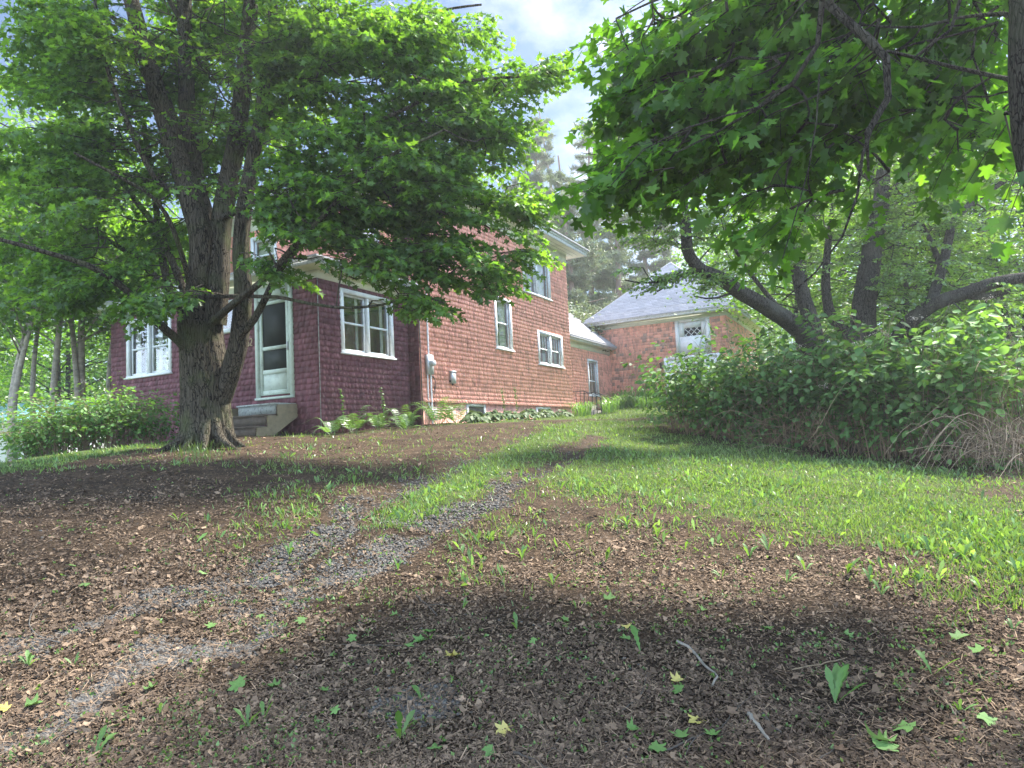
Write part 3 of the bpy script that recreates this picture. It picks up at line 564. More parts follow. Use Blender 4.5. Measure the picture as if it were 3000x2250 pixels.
# ---------------------------------------------------------------- front steps
t = thing('wooden_steps', H(-11.7, 10.2, .25), 'weathered three step wooden stair with grey painted top riser under the front door', 'steps')
uR, uL = -11.03, -12.55
for i, (v, z0_, z1_) in enumerate(((10.20, .74, .97), (9.93, .51, .73), (9.66, .28, .49))):
    g = G(); g.hbox(uL+(.42 if i == 0 else 0), uR, v, v+.03, z0_, z1_-.035, mat=0); g.build('riser', M_greywood if i == 0 else M_wood, t)
    g = G(); g.hbox(uL+(.40 if i == 0 else 0), uR+.02, v-.035, (10.77 if i == 0 else v+.27), z1_-.034, z1_, (.62 if i == 0 else .5, .5, .5)); g.build('tread', M_greywood if i == 0 else M_wood, t)
for uu, lab in ((uR-.002, 0), (uL-.05, 0)):
    g = G(); pr = [(10.79, .95), (10.60, .95), (10.24, .93), (10.24, .70), (9.97, .70), (9.97, .47), (9.70, .45), (9.68, .2), (9.9, .16), (10.79, .68)]
    for a, b in ((0, .045),): 
        L_ = [H(uu+a+.003, v, z) for v, z in pr]; R_ = [H(uu+b, v, z) for v, z in pr]; g.poly(L_[::-1]); g.poly(R_)
        for i in range(len(pr)): j = (i+1) % len(pr); g.poly([L_[i], L_[j], R_[j], R_[i]])
    g.build('stringer', M_newwood, t)
# ---------------------------------------------------------------- concrete stoop with iron railing
t = thing('side_stoop', H(-9.6, 24.6, .6), 'concrete side steps with black iron railings, beside the wing wall', 'steps')
g = G(); g.hbox(-10.32, -9.75, 23.95, 25.25, .2, 1.08); g.hbox(-9.745, -9.45, 23.98, 25.22, .2, .88); g.hbox(-9.44, -9.12, 23.98, 25.22, .2, .70); g.build('step', M_conc, t)
for v in (23.98, 25.2):
    g = G(); top = [H(-10.2, v, 1.62), H(-9.72, v, 1.62), H(-9.05, v, 1.32)]
    g.tube(top, .016, 6); g.tube([H(-9.72, v, 1.22), H(-9.05, v, .92)], .010, 5)
    for i, u in enumerate(np.linspace(-10.2, -9.05, 8)):
        zt_ = 1.62 if u < -9.72 else 1.62-(u+9.72)/.67*.30; zb = 1.05 if u < -9.75 else (.86 if u < -9.45 else .6)
        g.tube([H(u, v, zb), H(u, v, zt_)], .018 if i in (0, 3, 7) else .009, 6)
    g.build('railing', M_iron, t)
# ================================================================ GROUND
TR = gpoly([(-60, 1640), (47, 1585), (210, 1482), (327, 1435), (520, 1370), (650, 1290), (807, 1207), (933, 1137), (1017, 1105), (1073, 1071), (1195, 1000), (1290, 945)])
TL = gpoly([(-150, 1470), (47, 1408), (261, 1333), (467, 1295), (600, 1235), (760, 1130), (868, 1060), (1000, 1000), (1090, 962), (1150, 933)])
RUTS += [TR, TL]
PATCH = np.array(gpix(910, 1525))
GR = gpoly([(815, 1135), (880, 1065), (1000, 1015), (1110, 960), (1180, 925), (1240, 912), (1430, 908), (1480, 935), (1600, 958), (1830, 990), (2050, 1012), (2212, 1060), (2420, 1110), (2420, 1320), (2212, 1250), (1950, 1190), (1700, 1140), (1500, 1115), (1300, 1085), (1180, 1075), (1080, 1100), (960, 1150)])
GW = gpoly([(470, 1110), (560, 1010), (700, 950), (1000, 925), (960, 965), (870, 1010), (760, 1080), (620, 1180), (500, 1200)])
GM = gpoly([(805, 1140), (870, 1078), (985, 1018), (1090, 965), (1180, 925), (1270, 918), (1200, 958), (1120, 1012), (1050, 1062), (960, 1098), (880, 1128)])
GLf = gpoly([(-200, 1010), (0, 1000), (120, 975), (280, 955), (420, 945), (400, 962), (250, 985), (100, 1010), (-100, 1050)])
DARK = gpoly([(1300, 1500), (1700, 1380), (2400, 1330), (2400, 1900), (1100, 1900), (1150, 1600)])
def masks(x, y):
    wx = x+(fbm(x*1.7, y*1.7, 3, 21)-.5)*.9; wy = y+(fbm(x*1.7, y*1.7, 3, 22)-.5)*.9
    n = fbm(x*1.1, y*1.1, 4, 30); n2 = fbm(x*3.1, y*3.1, 3, 31)
    dtr = dist_line(wx, wy, TR); dtl = dist_line(wx, wy, TL); dp = np.hypot(x-PATCH[0], y-PATCH[1])
    far = np.clip((y-6)/8, 0, 1)
    gr = np.maximum(1-sstep(.06, .32, dtr), .9*(1-sstep(.03, .26, dtl)))*sstep(.28, .50, n2+.06+.0*far)
    gr *= 1-.6*sstep(7.5, 10.5, y)
    gr = np.maximum(gr, (1-sstep(.08, .24, dp+(n2-.5)*.3))*.6)
    sg = sdf_poly(wx, wy, GR); g = (1-sstep(-1.6, 1.5, sg+(n-.5)*2.6+(n2-.5)*1.6))*(.72+.28*sstep(.38, .55, n2))
    g = np.maximum(g, sstep(18, 20, y)*(x > -8)*1.)
    bare = np.maximum(1-sstep(.12, .42, dtr), 1-sstep(.16, .5, dtl))
    g = g*(1-.85*bare*(y < 19))
    g = np.maximum(g, .9*(1-sstep(-.25, .25, sdf_poly(x, y, GM)+(n2-.5)*.35)))
    g = np.maximum(g, .38*(1-sstep(-.6, .5, sdf_poly(wx, wy, GW)))*sstep(.35, .6, n2))
    g = np.maximum(g, .30*(y > 8.5)*(y < 15)*(x > -8)*sstep(.46, .58, n2))
    g = np.maximum(g, .8*(1-sstep(-.3, .4, sdf_poly(wx, wy, GLf))))
    hu = A[0]*x+A[1]*y; hv = B[0]*x+B[1]*y; g = np.maximum(g, .9*sstep(14, 15, hv)*(hu > -10.1)*(1-sstep(-8.6, -7.9, hu+(n2-.5)))); g = np.maximum(g, .5*(hv > 9.8)*(hu > -12)*(1-sstep(-9.2, -8.6, hu+(n2-.5)))*(n2 > .45))
    g = np.maximum(g, ((y > 20) | (x < -9.5)) * .8)
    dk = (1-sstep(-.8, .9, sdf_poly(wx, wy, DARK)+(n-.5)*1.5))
    return gr, g, dk
xs = np.concatenate([-13.5-np.geomspace(.3, 150, 26)[::-1], np.arange(-13.5, 14, .075), 14+np.geomspace(.3, 150, 26)])
ys = np.concatenate([.8-np.geomspace(.3, 120, 18)[::-1], np.arange(.8, 19, .065), 19+np.geomspace(.15, 230, 60)])
XX, YY = np.meshgrid(xs, ys); ZZ = gz(XX, YY)
fine = np.exp(-(np.hypot(XX, YY)/9)**2)
ZZ = ZZ+(fbm(XX*9, YY*9, 3, 3)-.5)*.035*fine+(fbm(XX*26, YY*26, 2, 4)-.5)*.02*fine
gr, gg, dk = masks(XX.ravel(), YY.ravel())
ZZ = ZZ-(gr*.012).reshape(ZZ.shape)
nx, ny = len(xs), len(ys); i = (np.arange(ny-1)[:, None]*nx+np.arange(nx-1)[None]).ravel()
me = bpy.data.meshes.new('ground'); V = np.stack([XX, YY, ZZ], -1).reshape(-1, 3); me.vertices.add(len(V)); me.vertices.foreach_set('co', V.astype(np.float32).ravel())
Fq = np.stack([i, i+1, i+nx+1, i+nx], -1); me.loops.add(Fq.size); me.loops.foreach_set('vertex_index', Fq.astype(np.int32).ravel()); me.polygons.add(len(Fq))
me.polygons.foreach_set('loop_start', (np.arange(len(Fq))*4).astype(np.int32)); me.polygons.foreach_set('loop_total', np.full(len(Fq), 4, np.int32)); me.polygons.foreach_set('use_smooth', np.ones(len(Fq), bool)); me.update(calc_edges=True)
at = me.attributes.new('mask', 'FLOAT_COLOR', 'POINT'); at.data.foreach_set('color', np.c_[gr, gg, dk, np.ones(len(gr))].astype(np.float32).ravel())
def groundmat():
    m = bpy.data.materials.new('leaf_mould_ground'); m.use_nodes = True; t = m.node_tree; b = t.nodes['Principled BSDF']; l = t.links.new; b.inputs['Roughness'].default_value = .95; b.inputs['Specular IOR Level'].default_value = .1
    at = N(t, 'ShaderNodeAttribute'); at.attribute_name = 'mask'; se = N(t, 'ShaderNodeSeparateColor'); l(at.outputs['Color'], se.inputs[0]); g = N(t, 'ShaderNodeNewGeometry')
    def noise(s, d=6, r=.6): n = N(t, 'ShaderNodeTexNoise'); n.inputs['Scale'].default_value = s; n.inputs['Detail'].default_value = d; n.inputs['Roughness'].default_value = r; l(g.outputs['Position'], n.inputs['Vector']); return n
    def ramp(src, stops):
        r = N(t, 'ShaderNodeValToRGB'); e = r.color_ramp.elements; e[0].position, e[0].color = stops[0][0], (*stops[0][1], 1); e[1].position, e[1].color = stops[-1][0], (*stops[-1][1], 1)
        for p, c in stops[1:-1]: q = e.new(p); q.color = (*c, 1)
        l(src, r.inputs[0]); return r
    lit = ramp(noise(34, 8, .75).outputs['Fac'], [(.30, (.022, .014, .010)), (.45, (.042, .030, .021)), (.56, (.078, .054, .037)), (.68, (.145, .104, .070))])
    big = ramp(noise(2.6, 9, .72).outputs['Fac'], [(.34, (.50, .50, .50)), (.66, (1.45, 1.38, 1.28))])
    ml = N(t, 'ShaderNodeMixRGB', blend_type='MULTIPLY'); ml.inputs[0].default_value = 1; l(lit.outputs[0], ml.inputs[1]); l(big.outputs[0], ml.inputs[2])
    vo = N(t, 'ShaderNodeTexVoronoi'); vo.inputs['Scale'].default_value = 42; l(g.outputs['Position'], vo.inputs['Vector'])
    grv = ramp(vo.outputs['Distance'], [(.1, (.085, .075, .065)), (.5, (.05, .042, .034)), (.8, (.04, .035, .03))])
    grs = ramp(noise(24, 6, .7).outputs['Fac'], [(.32, (.030, .040, .014)), (.5, (.065, .095, .025)), (.7, (.10, .14, .045))])
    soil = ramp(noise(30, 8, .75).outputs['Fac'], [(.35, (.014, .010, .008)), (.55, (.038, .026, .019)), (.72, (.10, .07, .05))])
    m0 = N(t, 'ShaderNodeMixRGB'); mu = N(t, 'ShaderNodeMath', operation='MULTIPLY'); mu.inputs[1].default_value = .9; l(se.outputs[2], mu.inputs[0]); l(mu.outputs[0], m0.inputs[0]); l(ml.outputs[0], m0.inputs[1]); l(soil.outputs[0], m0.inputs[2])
    m1 = N(t, 'ShaderNodeMixRGB'); l(se.outputs[0], m1.inputs[0]); l(m0.outputs[0], m1.inputs[1]); l(grv.outputs[0], m1.inputs[2])
    ns = noise(5, 5, .7); ad = N(t, 'ShaderNodeMath', operation='ADD'); l(ns.outputs['Fac'], ad.inputs[0]); l(se.outputs[1], ad.inputs[1]); sb = N(t, 'ShaderNodeMapRange'); sb.inputs[1].default_value = .85; sb.inputs[2].default_value = 1.25; l(ad.outputs[0], sb.inputs[0])
    m2 = N(t, 'ShaderNodeMixRGB'); l(sb.outputs[0], m2.inputs[0]); l(m1.outputs[0], m2.inputs[1]); l(grs.outputs[0], m2.inputs[2]); l(m2.outputs[0], b.inputs['Base Color'])
    bp = N(t, 'ShaderNodeBump'); bp.inputs['Strength'].default_value = .9; bp.inputs['Distance'].default_value = .03; l(noise(45, 8, .8).outputs['Fac'], bp.inputs['Height']); l(bp.outputs[0], b.inputs['Normal'])
    return m
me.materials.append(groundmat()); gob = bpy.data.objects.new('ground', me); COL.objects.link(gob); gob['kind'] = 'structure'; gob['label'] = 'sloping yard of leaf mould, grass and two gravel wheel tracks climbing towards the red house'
# lookup of ground points seen along a grid of bearings, so small things are spread where the yard is seen
lx = np.linspace(-160, 2372, 130); ly = np.concatenate([np.linspace(866, 1000, 42), np.linspace(1004, 1760, 60)])
LX, LY = np.meshgrid(lx, ly); D_ = np.stack([ray(a*1.3562, b*1.3562)/F for a, b in zip(LX.ravel(), LY.ravel())]); T = np.full(len(D_), 60.); done = np.zeros(len(D_), bool)
prev = 1.0
for t in np.concatenate([np.arange(1.4, 6, .12), np.arange(6, 16, .25), np.arange(16, 60, 1.)]):
    z = D_[:, 2]*t+EZ-gz(D_[:, 0]*t, D_[:, 1]*t); hit = (~done) & (z < 0); T[hit] = (t+prev)/2; done |= hit; prev = t
LT = np.where(done, T, np.nan).reshape(LX.shape)
def scatter(n, x0, x1, y0, y1, ypow=1.):
    a = rng.uniform(x0, x1, n); b = y0+(y1-y0)*rng.random(n)**(1/ypow) if ypow != 1 else rng.uniform(y0, y1, n)
    fi = np.clip((a-lx[0])/(lx[1]-lx[0]), 0, len(lx)-1.001); fj = np.interp(b, ly, np.arange(len(ly))); fj = np.clip(fj, 0, len(ly)-1.001)
    i = fi.astype(int); j = fj.astype(int); u = fi-i; v = fj-j
    t = LT[j, i]*(1-u)*(1-v)+LT[j, i+1]*u*(1-v)+LT[j+1, i]*(1-u)*v+LT[j+1, i+1]*u*v
    ok = np.isfinite(t); a, b, t = a[ok], b[ok], t[ok]
    X = np.outer(a*1.3562-1500, RX)-np.outer(b*1.3562-1125, RY)+FW*F; X /= F; x = X[:, 0]*t; y = X[:, 1]*t
    x = x+rng.normal(0, .02, len(x)); y = y+rng.normal(0, .03, len(y))
    P = A[0]*x+A[1]*y; Q = B[0]*x+B[1]*y       # keep out of the house
    ok = ~(((P < -9.9) & (P > -17.7) & (Q > 10.75)) | (Q > 28.7))
    x, y = x[ok], y[ok]; return x, y, gz(x, y)
def gnorm(x, y):
    e = .15; return norm(np.stack([-(gz(x+e, y)-gz(x-e, y))/(2*e), -(gz(x, y+e)-gz(x, y-e))/(2*e), np.ones_like(x)], -1))
# litter
M_litter = mat('dead_leaf', (.056, .038, .027), .9, .3, 3, 0, hue=(.25, .175, .118), spec=.15)
g = G(); x, y, z = scatter(290000, -150, 2360, 922, 1720, 1.15); gr, gg, dk = masks(x, y)
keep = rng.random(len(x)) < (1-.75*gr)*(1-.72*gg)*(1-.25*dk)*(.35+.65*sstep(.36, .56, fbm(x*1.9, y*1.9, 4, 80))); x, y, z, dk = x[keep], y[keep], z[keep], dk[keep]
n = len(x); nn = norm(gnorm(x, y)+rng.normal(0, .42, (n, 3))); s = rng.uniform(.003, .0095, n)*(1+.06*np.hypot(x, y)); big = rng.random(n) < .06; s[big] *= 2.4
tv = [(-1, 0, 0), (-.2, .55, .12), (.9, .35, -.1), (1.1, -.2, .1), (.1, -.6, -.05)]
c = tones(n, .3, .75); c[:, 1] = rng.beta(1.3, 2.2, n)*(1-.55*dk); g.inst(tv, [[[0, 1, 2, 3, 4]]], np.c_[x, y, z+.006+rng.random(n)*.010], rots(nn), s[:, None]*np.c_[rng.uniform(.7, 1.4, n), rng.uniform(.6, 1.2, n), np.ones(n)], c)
x, y, z = scatter(16000, -150, 2360, 980, 1720, 1.6); n = len(x); nn = norm(gnorm(x, y)+rng.normal(0, .25, (n, 3))); s = rng.uniform(.012, .045, n)
c = tones(n, .4, .8); c[:, 1] = rng.beta(2, 1.6, n); g.inst([(-1, .035, 0), (-1, -.035, 0), (0, -.05, .05), (1, 0, 0), (0, .05, .06)], [[[0, 1, 2, 3, 4]]], np.c_[x, y, z+.014], rots(nn), s, c)
DR = gpoly([(230, 1230), (420, 1175), (700, 1165), (740, 1230), (560, 1300), (380, 1310), (150, 1330), (0, 1300), (0, 1230)])
x, y, z = scatter(26000, -150, 2360, 960, 1720, 1.3); gr, gg, dk = masks(x, y); keep = rng.random(len(x)) < np.maximum(.07, 1-sstep(-.4, .5, sdf_poly(x, y, DR)))*(1-.6*gr)*(1-.8*gg); x, y, z = x[keep], y[keep], z[keep]; n = len(x); nn = norm(gnorm(x, y)+rng.normal(0, .38, (n, 3)))
c = tones(n, .3, .7); c[:, 1] = rng.beta(1.8, 1.6, n); tv = [(0, 0, 0), (.25, .5, .25), (.5, .3, .02), (.85, .45, .3), (1, 0, .1), (.75, -.4, .32), (.45, -.22, 0), (.2, -.45, .2)]
g.inst(tv, [[[0, 2, 1, 0][:3], [0, 4, 2], [2, 4, 3], [0, 6, 4], [0, 7, 6], [6, 5, 4]]], np.c_[x, y, z+.010], rots(nn), rng.uniform(.013, .038, (n, 1))*np.ones((1, 3)), c); print('drift', n)
g.build('leaf_litter', M_litter, None, kind='stuff', label='brown leaf litter, bud scales and needles covering the yard', category='leaf litter')
# gravel
ph = (1+5**.5)/2; ico = norm(np.array([(-1, ph, 0), (1, ph, 0), (-1, -ph, 0), (1, -ph, 0), (0, -1, ph), (0, 1, ph), (0, -1, -ph), (0, 1, -ph), (ph, 0, -1), (ph, 0, 1), (-ph, 0, -1), (-ph, 0, 1)]))
icf = [(0, 11, 5), (0, 5, 1), (0, 1, 7), (0, 7, 10), (0, 10, 11), (1, 5, 9), (5, 11, 4), (11, 10, 2), (10, 7, 6), (7, 1, 8), (3, 9, 4), (3, 4, 2), (3, 2, 6), (3, 6, 8), (3, 8, 9), (4, 9, 5), (2, 4, 11), (6, 2, 10), (8, 6, 7), (9, 8, 1)]
M_grav = mat('grey_gravel', (.074, .072, .069), .8, .25, 40, .2, 200, hue=(.14, .12, .10))
x, y, z = scatter(260000, -150, 1400, 920, 1720, 1.3); gr, gg, dk = masks(x, y); keep = rng.random(len(x)) < gr*.9+.004; x, y, z = x[keep], y[keep], z[keep]; n = len(x); g = G()
g.inst(ico, [icf], np.c_[x, y, z-.002], rots(rng.normal(size=(n, 3))*.3+[0, 0, 1]), rng.uniform(.006, .0125, (n, 1))*(1+.03*np.hypot(x, y))[:, None]*np.c_[rng.uniform(.8, 1.4, n), rng.uniform(.7, 1.1, n), rng.uniform(.5, .8, n)], tones(n, .3, .75)); print('gravel', n)
g.build('gravel', M_grav, None, smooth=True, kind='stuff', label='grey pea gravel showing in the wheel tracks of the drive', category='gravel')
# grass blades
M_grass = leafmat('grass_blade', (.10, .18, .045), (.17, .26, .08), .4, (1.5, 1.4, .5), .4, .05)
g = G(); x, y, z = scatter(330000, -150, 2370, 868, 1560, .75); gr, gg, dk = masks(x, y); keep = rng.random(len(x)) < gg**1.3*.72; x, y, z = x[keep], y[keep], z[keep]; n = len(x); print('grass', n)
d = np.hypot(x, y); h = rng.uniform(.025, .075, n)*(1+.03*np.clip(d-8, 0, 12)); w = .0022+.0005*d
h *= 1+.9*(fbm(x*1.5, y*1.5, 3, 50)-.45)
lean = rng.normal(0, .45, (n, 3)); lean[:, 2] = 1
X = rng.normal(size=(n, 3)); R = rots(lean, X)
g.inst([(-.5, 0, 0), (.5, 0, 0), (.42, .12, .5), (0, .38, 1), (-.42, .12, .5)], [[[0, 1, 2, 3, 4]]], np.c_[x, y, z-.004], R, np.c_[w*1.6, h*1.1, h], tones(n, .3, .7))
g.build('grass', M_grass, None, kind='stuff', label='short lawn grass on the median and right half of the yard', category='grass')
# broad weeds in the lawn
M_weed = leafmat('broad_weed', (.085, .18, .04), (.18, .29, .11), .4, (1.5, 1.4, .45), .5, .03)
g = G(); x, y, z = scatter(30000, -100, 2370, 912, 1480, .9); gr, gg, dk = masks(x, y); keep = rng.random(len(x)) < gg**1.5*(.12+.9*sstep(.48, .66, fbm(x*.9, y*.9, 3, 60)))*.95; x, y, z = x[keep], y[keep], z[keep]; n = len(x); print('weeds', n)
n0 = n; x = np.repeat(x, 3)+rng.normal(0, .035, 3*n); y = np.repeat(y, 3)+rng.normal(0, .035, 3*n); z = np.repeat(z, 3); n *= 3
lean = rng.normal(0, .7, (n, 3)); lean[:, 2] = 1; h = rng.uniform(.03, .11, n)*rng.uniform(.6, 1.2, n)
g.inst([(-.03, 0, 0), (.03, 0, 0), (.10, .03, .35), (.14, .12, .7), (0, .30, 1.0), (-.14, .12, .7), (-.10, .03, .35)], [[[0, 1, 2, 3, 4, 5, 6]]], np.c_[x, y, z-.004], rots(lean), np.c_[h*.95, h, h], tones(n, .32, .72))
g.build('lawn_weeds', M_weed, None, kind='stuff', label='upright broad leaved weeds thick in the lawn', category='weeds')
# tiny seedlings over the bare parts
g = G(); x, y, z = scatter(9500, -100, 2370, 930, 1700, 1.1); gr, gg, dk = masks(x, y); keep = rng.random(len(x)) < (.22+.6*sstep(.5, .65, fbm(x*.8, y*.8, 3, 70)))*(1-.5*dk)*.8; x, y, z = x[keep], y[keep], z[keep]; n = len(x)
x = np.repeat(x, 4)+rng.normal(0, .014, 4*n); y = np.repeat(y, 4)+rng.normal(0, .014, 4*n); z = np.repeat(z, 4); n *= 4; lean = rng.normal(0, .9, (n, 3)); lean[:, 2] = 1
g.inst([(0, 0, 0), (.3, .1, .5), (0, .35, 1), (-.3, .1, .5)], [[[0, 1, 2, 3]]], np.c_[x, y, z+.004], rots(lean), rng.uniform(.010, .028, (n, 1))*np.ones((1, 3)), tones(n, .3, .65))
g.build('seedlings', M_weed, None, kind='stuff', label='tiny green seedlings sprouting through the litter', category='seedlings')
# ================================================================ TREES
H_full = [(0, 0), (-.08, .17), (.0, .30), (.05, .52), (.20, .40), (.31, .29), (.50, .43), (.68, .60), (.72, .40), (.63, .17), (.80, .19), (1., 0)]
H_lo = [(0, 0), (.05, .50), (.29, .27), (.68, .58), (.62, .17), (1., 0)]
def halves(o):
    n = len(o); up = [(a, b, .16*b-.10*a*a) for a, b in o]; dn = [(a, -b, .16*b-.10*a*a) for a, b in o[1:-1]]
    V = up+dn; f1 = list(range(n))[::-1]; f2 = [0]+[n+i for i in range(n-2)]+[n-1]
    return V, [[f1, f2]]
LEAF_HI = halves(H_full); LEAF_LO = halves(H_lo)
OVAL = halves([(0, 0), (.25, .27), (.6, .30), (1., 0)])
OVAL_HI = halves([(0, 0), (.12, .22), (.35, .34), (.62, .32), (.85, .16), (1.05, 0)])
DIAM = ([(0, 0, 0), (.5, .32, .05), (1, 0, -.05), (.5, -.32, .05)], [[[0, 1, 2, 3]]])
class Tree:
    def __init__(s): s.limbs = []; s.bark = G(); s.lf = []; s.tw = G()
    def limb(s, pts, r0, r1, n=None, k=10, warp=None, real=False):
        """pts as bearing+distance triples (or world points); radii in metres"""
        Pw = [np.array(p, float) if real else P3(*p) for p in pts]; L_ = sum(np.linalg.norm(Pw[i+1]-Pw[i]) for i in range(len(Pw)-1)); n = n or max(5, int(L_/.22))
        sp_ = spline(Pw, n)
        if n > 6: sp_[1:-1] += np.cumsum(rng.normal(0, .006, (n-2, 3)), 0)*.5
        t = np.linspace(0, 1, n); r = r0+(r1-r0)*t**.85; s.bark.tube(sp_, r, k, (.5, .5, .5), warp=warp); s.limbs.append((sp_, r)); return sp_
    def nearest(s, p, zbias=.35):
        best = (1e9, None, None)
        for sp_, r in s.limbs:
            d = np.linalg.norm(sp_-p, axis=1)+np.maximum(0, sp_[:, 2]-p[2])*zbias; i = np.argmin(d[1:])+1
            if d[i] < best[0]: best = (d[i], sp_[i], r[i])
        return best
    def bough(s, base, tip, spread=.45, step=.12, lstep=.065, size=.1, droop=.15, lean=.5, up=.35, twigs=True, petiole=.05, rad=.009):
        L_ = np.linalg.norm(tip-base); mid = (base+tip)/2+np.array([0, 0, .10*L_]); pth = spline([base, mid, tip], 9)
        s.tw.tube(pth, np.linspace(rad, .0025, 9)*(.6+.25*L_), 4, cap=False); d0 = norm(tip-base); side = norm(np.cross(d0, [0, 0, 1.])); nT = max(3, int(L_/step)); 
        P_, X_, Z_ = [], [], []
        for i in range(nT):
            f = .12+.88*(i+rng.random()*.5)/nT; q = pth[min(8, int(f*8))]+(pth[min(8, int(f*8)+1)]-pth[min(8, int(f*8))])*((f*8) % 1); sg = 1 if i % 2 else -1
            ln = spread*(1.05-.62*f)*rng.uniform(.6, 1.25); dr = norm(d0*rng.uniform(.35, .9)+side*sg*rng.uniform(.5, 1)+np.array([0, 0, rng.normal(0, .18)])); e = q+dr*ln+np.array([0, 0, -droop*ln])
            if twigs: s.tw.tube([q, (q+e)/2+np.array([0, 0, .03*ln]), e], [.0035, .0028, .0016], 3, cap=False)
            m = max(2, int(ln/lstep)); u = np.repeat(np.linspace(.15, 1, m), 2)[:, None]; pp = q+(e-q)*u; sd = norm(np.cross(dr, [0, 0, 1.]))*np.tile([1, -1], m)[:, None]
            x = norm(dr*.7+sd*.8+rng.normal(0, .35, (2*m, 3))-np.array([0, 0, lean])*rng.uniform(.3, 1.3, (2*m, 1)))
            P_.append(pp+x*petiole); X_.append(x); Z_.append(np.array([0, 0, 1.])+rng.normal(0, up, (2*m, 3)))
        P_ = np.concatenate(P_); s.lf.append((P_, np.concatenate(X_), np.concatenate(Z_), size*rng.uniform(.65, 1.15, len(P_))))
    def connect(s, p, r=.012):
        d, q, r1 = s.nearest(p)
        if q is None or d < .12: return
        m = (p+q)/2+np.array([rng.normal(0, .06), rng.normal(0, .06), -.06*d+rng.normal(0, .05)])*min(d, 2); n = max(4, int(d/.3)); pth = spline([q, m, p], n)
        s.bark.tube(pth, np.linspace(min(r1*.55, .012+.011*d), r, n), 5, cap=False); s.limbs.append((pth, np.full(n, r)))
    def fill(s, blobs, centre, **k):
        """blobs: bearing x, y, distance, half sizes (x,y in bearing units, metres in depth), number, bough length"""
        for (xd, yd, dp, rx, ry, rd, n, bl) in blobs:
            for _ in range(n):
                while True:
                    o = rng.uniform(-1, 1, 3)
                    if o@o < 1: break
                tip = P3(xd+o[0]*rx, yd+o[1]*ry, dp+o[2]*rd); out = tip-centre; out[2] *= .25; out = norm(out+rng.normal(0, .25, 3)*np.array([1, 1, .3])*np.linalg.norm(out))
                L_ = bl*rng.uniform(.7, 1.3); base = tip-out*L_+np.array([0, 0, .12*L_]); s.connect(base); s.bough(base, tip, **k)
    def finish(s, root, leafm, barkm, tmpl, crown='crown', a=.3, b=.7, cull=None):
        s.bark.build('trunk', barkm, root, smooth=True)
        P_ = np.concatenate([q[0] for q in s.lf]); X_ = np.concatenate([q[1] for q in s.lf]); Z_ = np.concatenate([q[2] for q in s.lf]); S_ = np.concatenate([q[3] for q in s.lf])
        if cull is not None: k = ~cull(P_); P_, X_, Z_, S_ = P_[k], X_[k], Z_[k], S_[k]
        n = len(P_); Y = norm(np.cross(Z_, X_)); Z = np.cross(X_, Y); R = np.stack([norm(X_), Y, Z], -1); g = G(); g.inst(tmpl[0], tmpl[1], P_, R, S_[:, None]*np.ones((1, 3))*np.c_[np.ones(n), rng.uniform(.85, 1.1, n), rng.uniform(.2, 3.0, n)], tones(n, a, b))
        cr_ob = g.build(crown, leafm, root); s.tw.build('twigs', M_twig, root); print(root.name, 'leaves', n); return cr_ob
M_leafA = leafmat('porch_maple_leaf', (.070, .155, .036), (.11, .21, .055), .58, (1.95, 1.9, .42), .45, .04)  # leaf green of the maple before the porch
M_leafB = leafmat('maple_leaf_broad', (.058, .145, .034), (.10, .21, .045), .66, (1.9, 1.95, .42), .5, .03)
M_leafC = leafmat('orchard_leaf', (.10, .20, .045), (.16, .28, .07), .5, (1.7, 1.7, .45), .4, .08)
M_leafD = leafmat('wood_leaf', (.070, .175, .016), (.13, .25, .032), .5, (1.6, 1.55, .35), .45, .06)
M_needle = leafmat('pine_needle', (.10, .145, .075), (.17, .20, .10), .3, (1.3, 1.3, .7), .45, .08)
M_shrub = leafmat('shrub_leaf', (.055, .13, .035), (.10, .20, .06), .35, (1.5, 1.5, .5), .5, .03)
# ---- the big maple in front of the porch
def tree_root(name, xd, dep, label, cat, group=None, z=None):
    d = ray(xd*1.3562, 1000)/F*dep; return thing(name, (d[0], d[1], g1(d[0], d[1]) if z is None else z), label, cat, group)
root = tree_root('maple_tree', 442, 11.5, 'large multi stemmed maple with furrowed bark, standing before the porch door', 'tree')
T1 = Tree(); ra = np.random.default_rng(3).random((64, 8))
def furrow(i, a, p):
    s = .93+.05*np.sin(a*3+1.2)+.045*np.sin(a*5+p[:, 2:3]*.6)+.05*np.abs(np.sin(a*9+p[:, 2:3]*1.3+1.3*np.sin(p[:, 2:3]*2.1)))
    s = s+.04*np.abs(np.sin(a*17+2*np.sin(p[:, 2:3]*3.3)))
    return s
def basewarp(i, a, p):
    h = (p[:, 2:3]-root.location.z); return furrow(i, a, p)*(1+.34*np.exp(-np.clip(h, 0, 9)/.22)*(.55+.45*np.sin(a*5+.8)))
k = 1/PXD
dep = 11.5
T1.limb([(452, 985, dep), (450, 945, dep), (448, 900, dep), (446, 850, dep), (442, 800, dep), (437, 745, dep), (432, 690, dep)], 54*k*dep, 44*k*dep, 26, 72, basewarp)
T1.limb([(438, 740, dep), (428, 660, dep), (432, 600, 11.4), (436, 520, 11.4), (416, 440, 11.4), (380, 330, 11.5), (335, 190, 11.6), (298, 60, 11.7), (270, -80, 11.9), (240, -400, 12.2)], 29*k*dep, 9*k*dep, 44, 40, furrow)
T1.limb([(440, 700, 11.6), (452, 600, 11.7), (454, 520, 11.8), (424, 400, 11.9), (405, 250, 12), (402, 100, 12.1), (400, -80, 12.2), (410, -420, 12.4)], 23*k*dep, 11*k*dep, 40, 36, furrow)
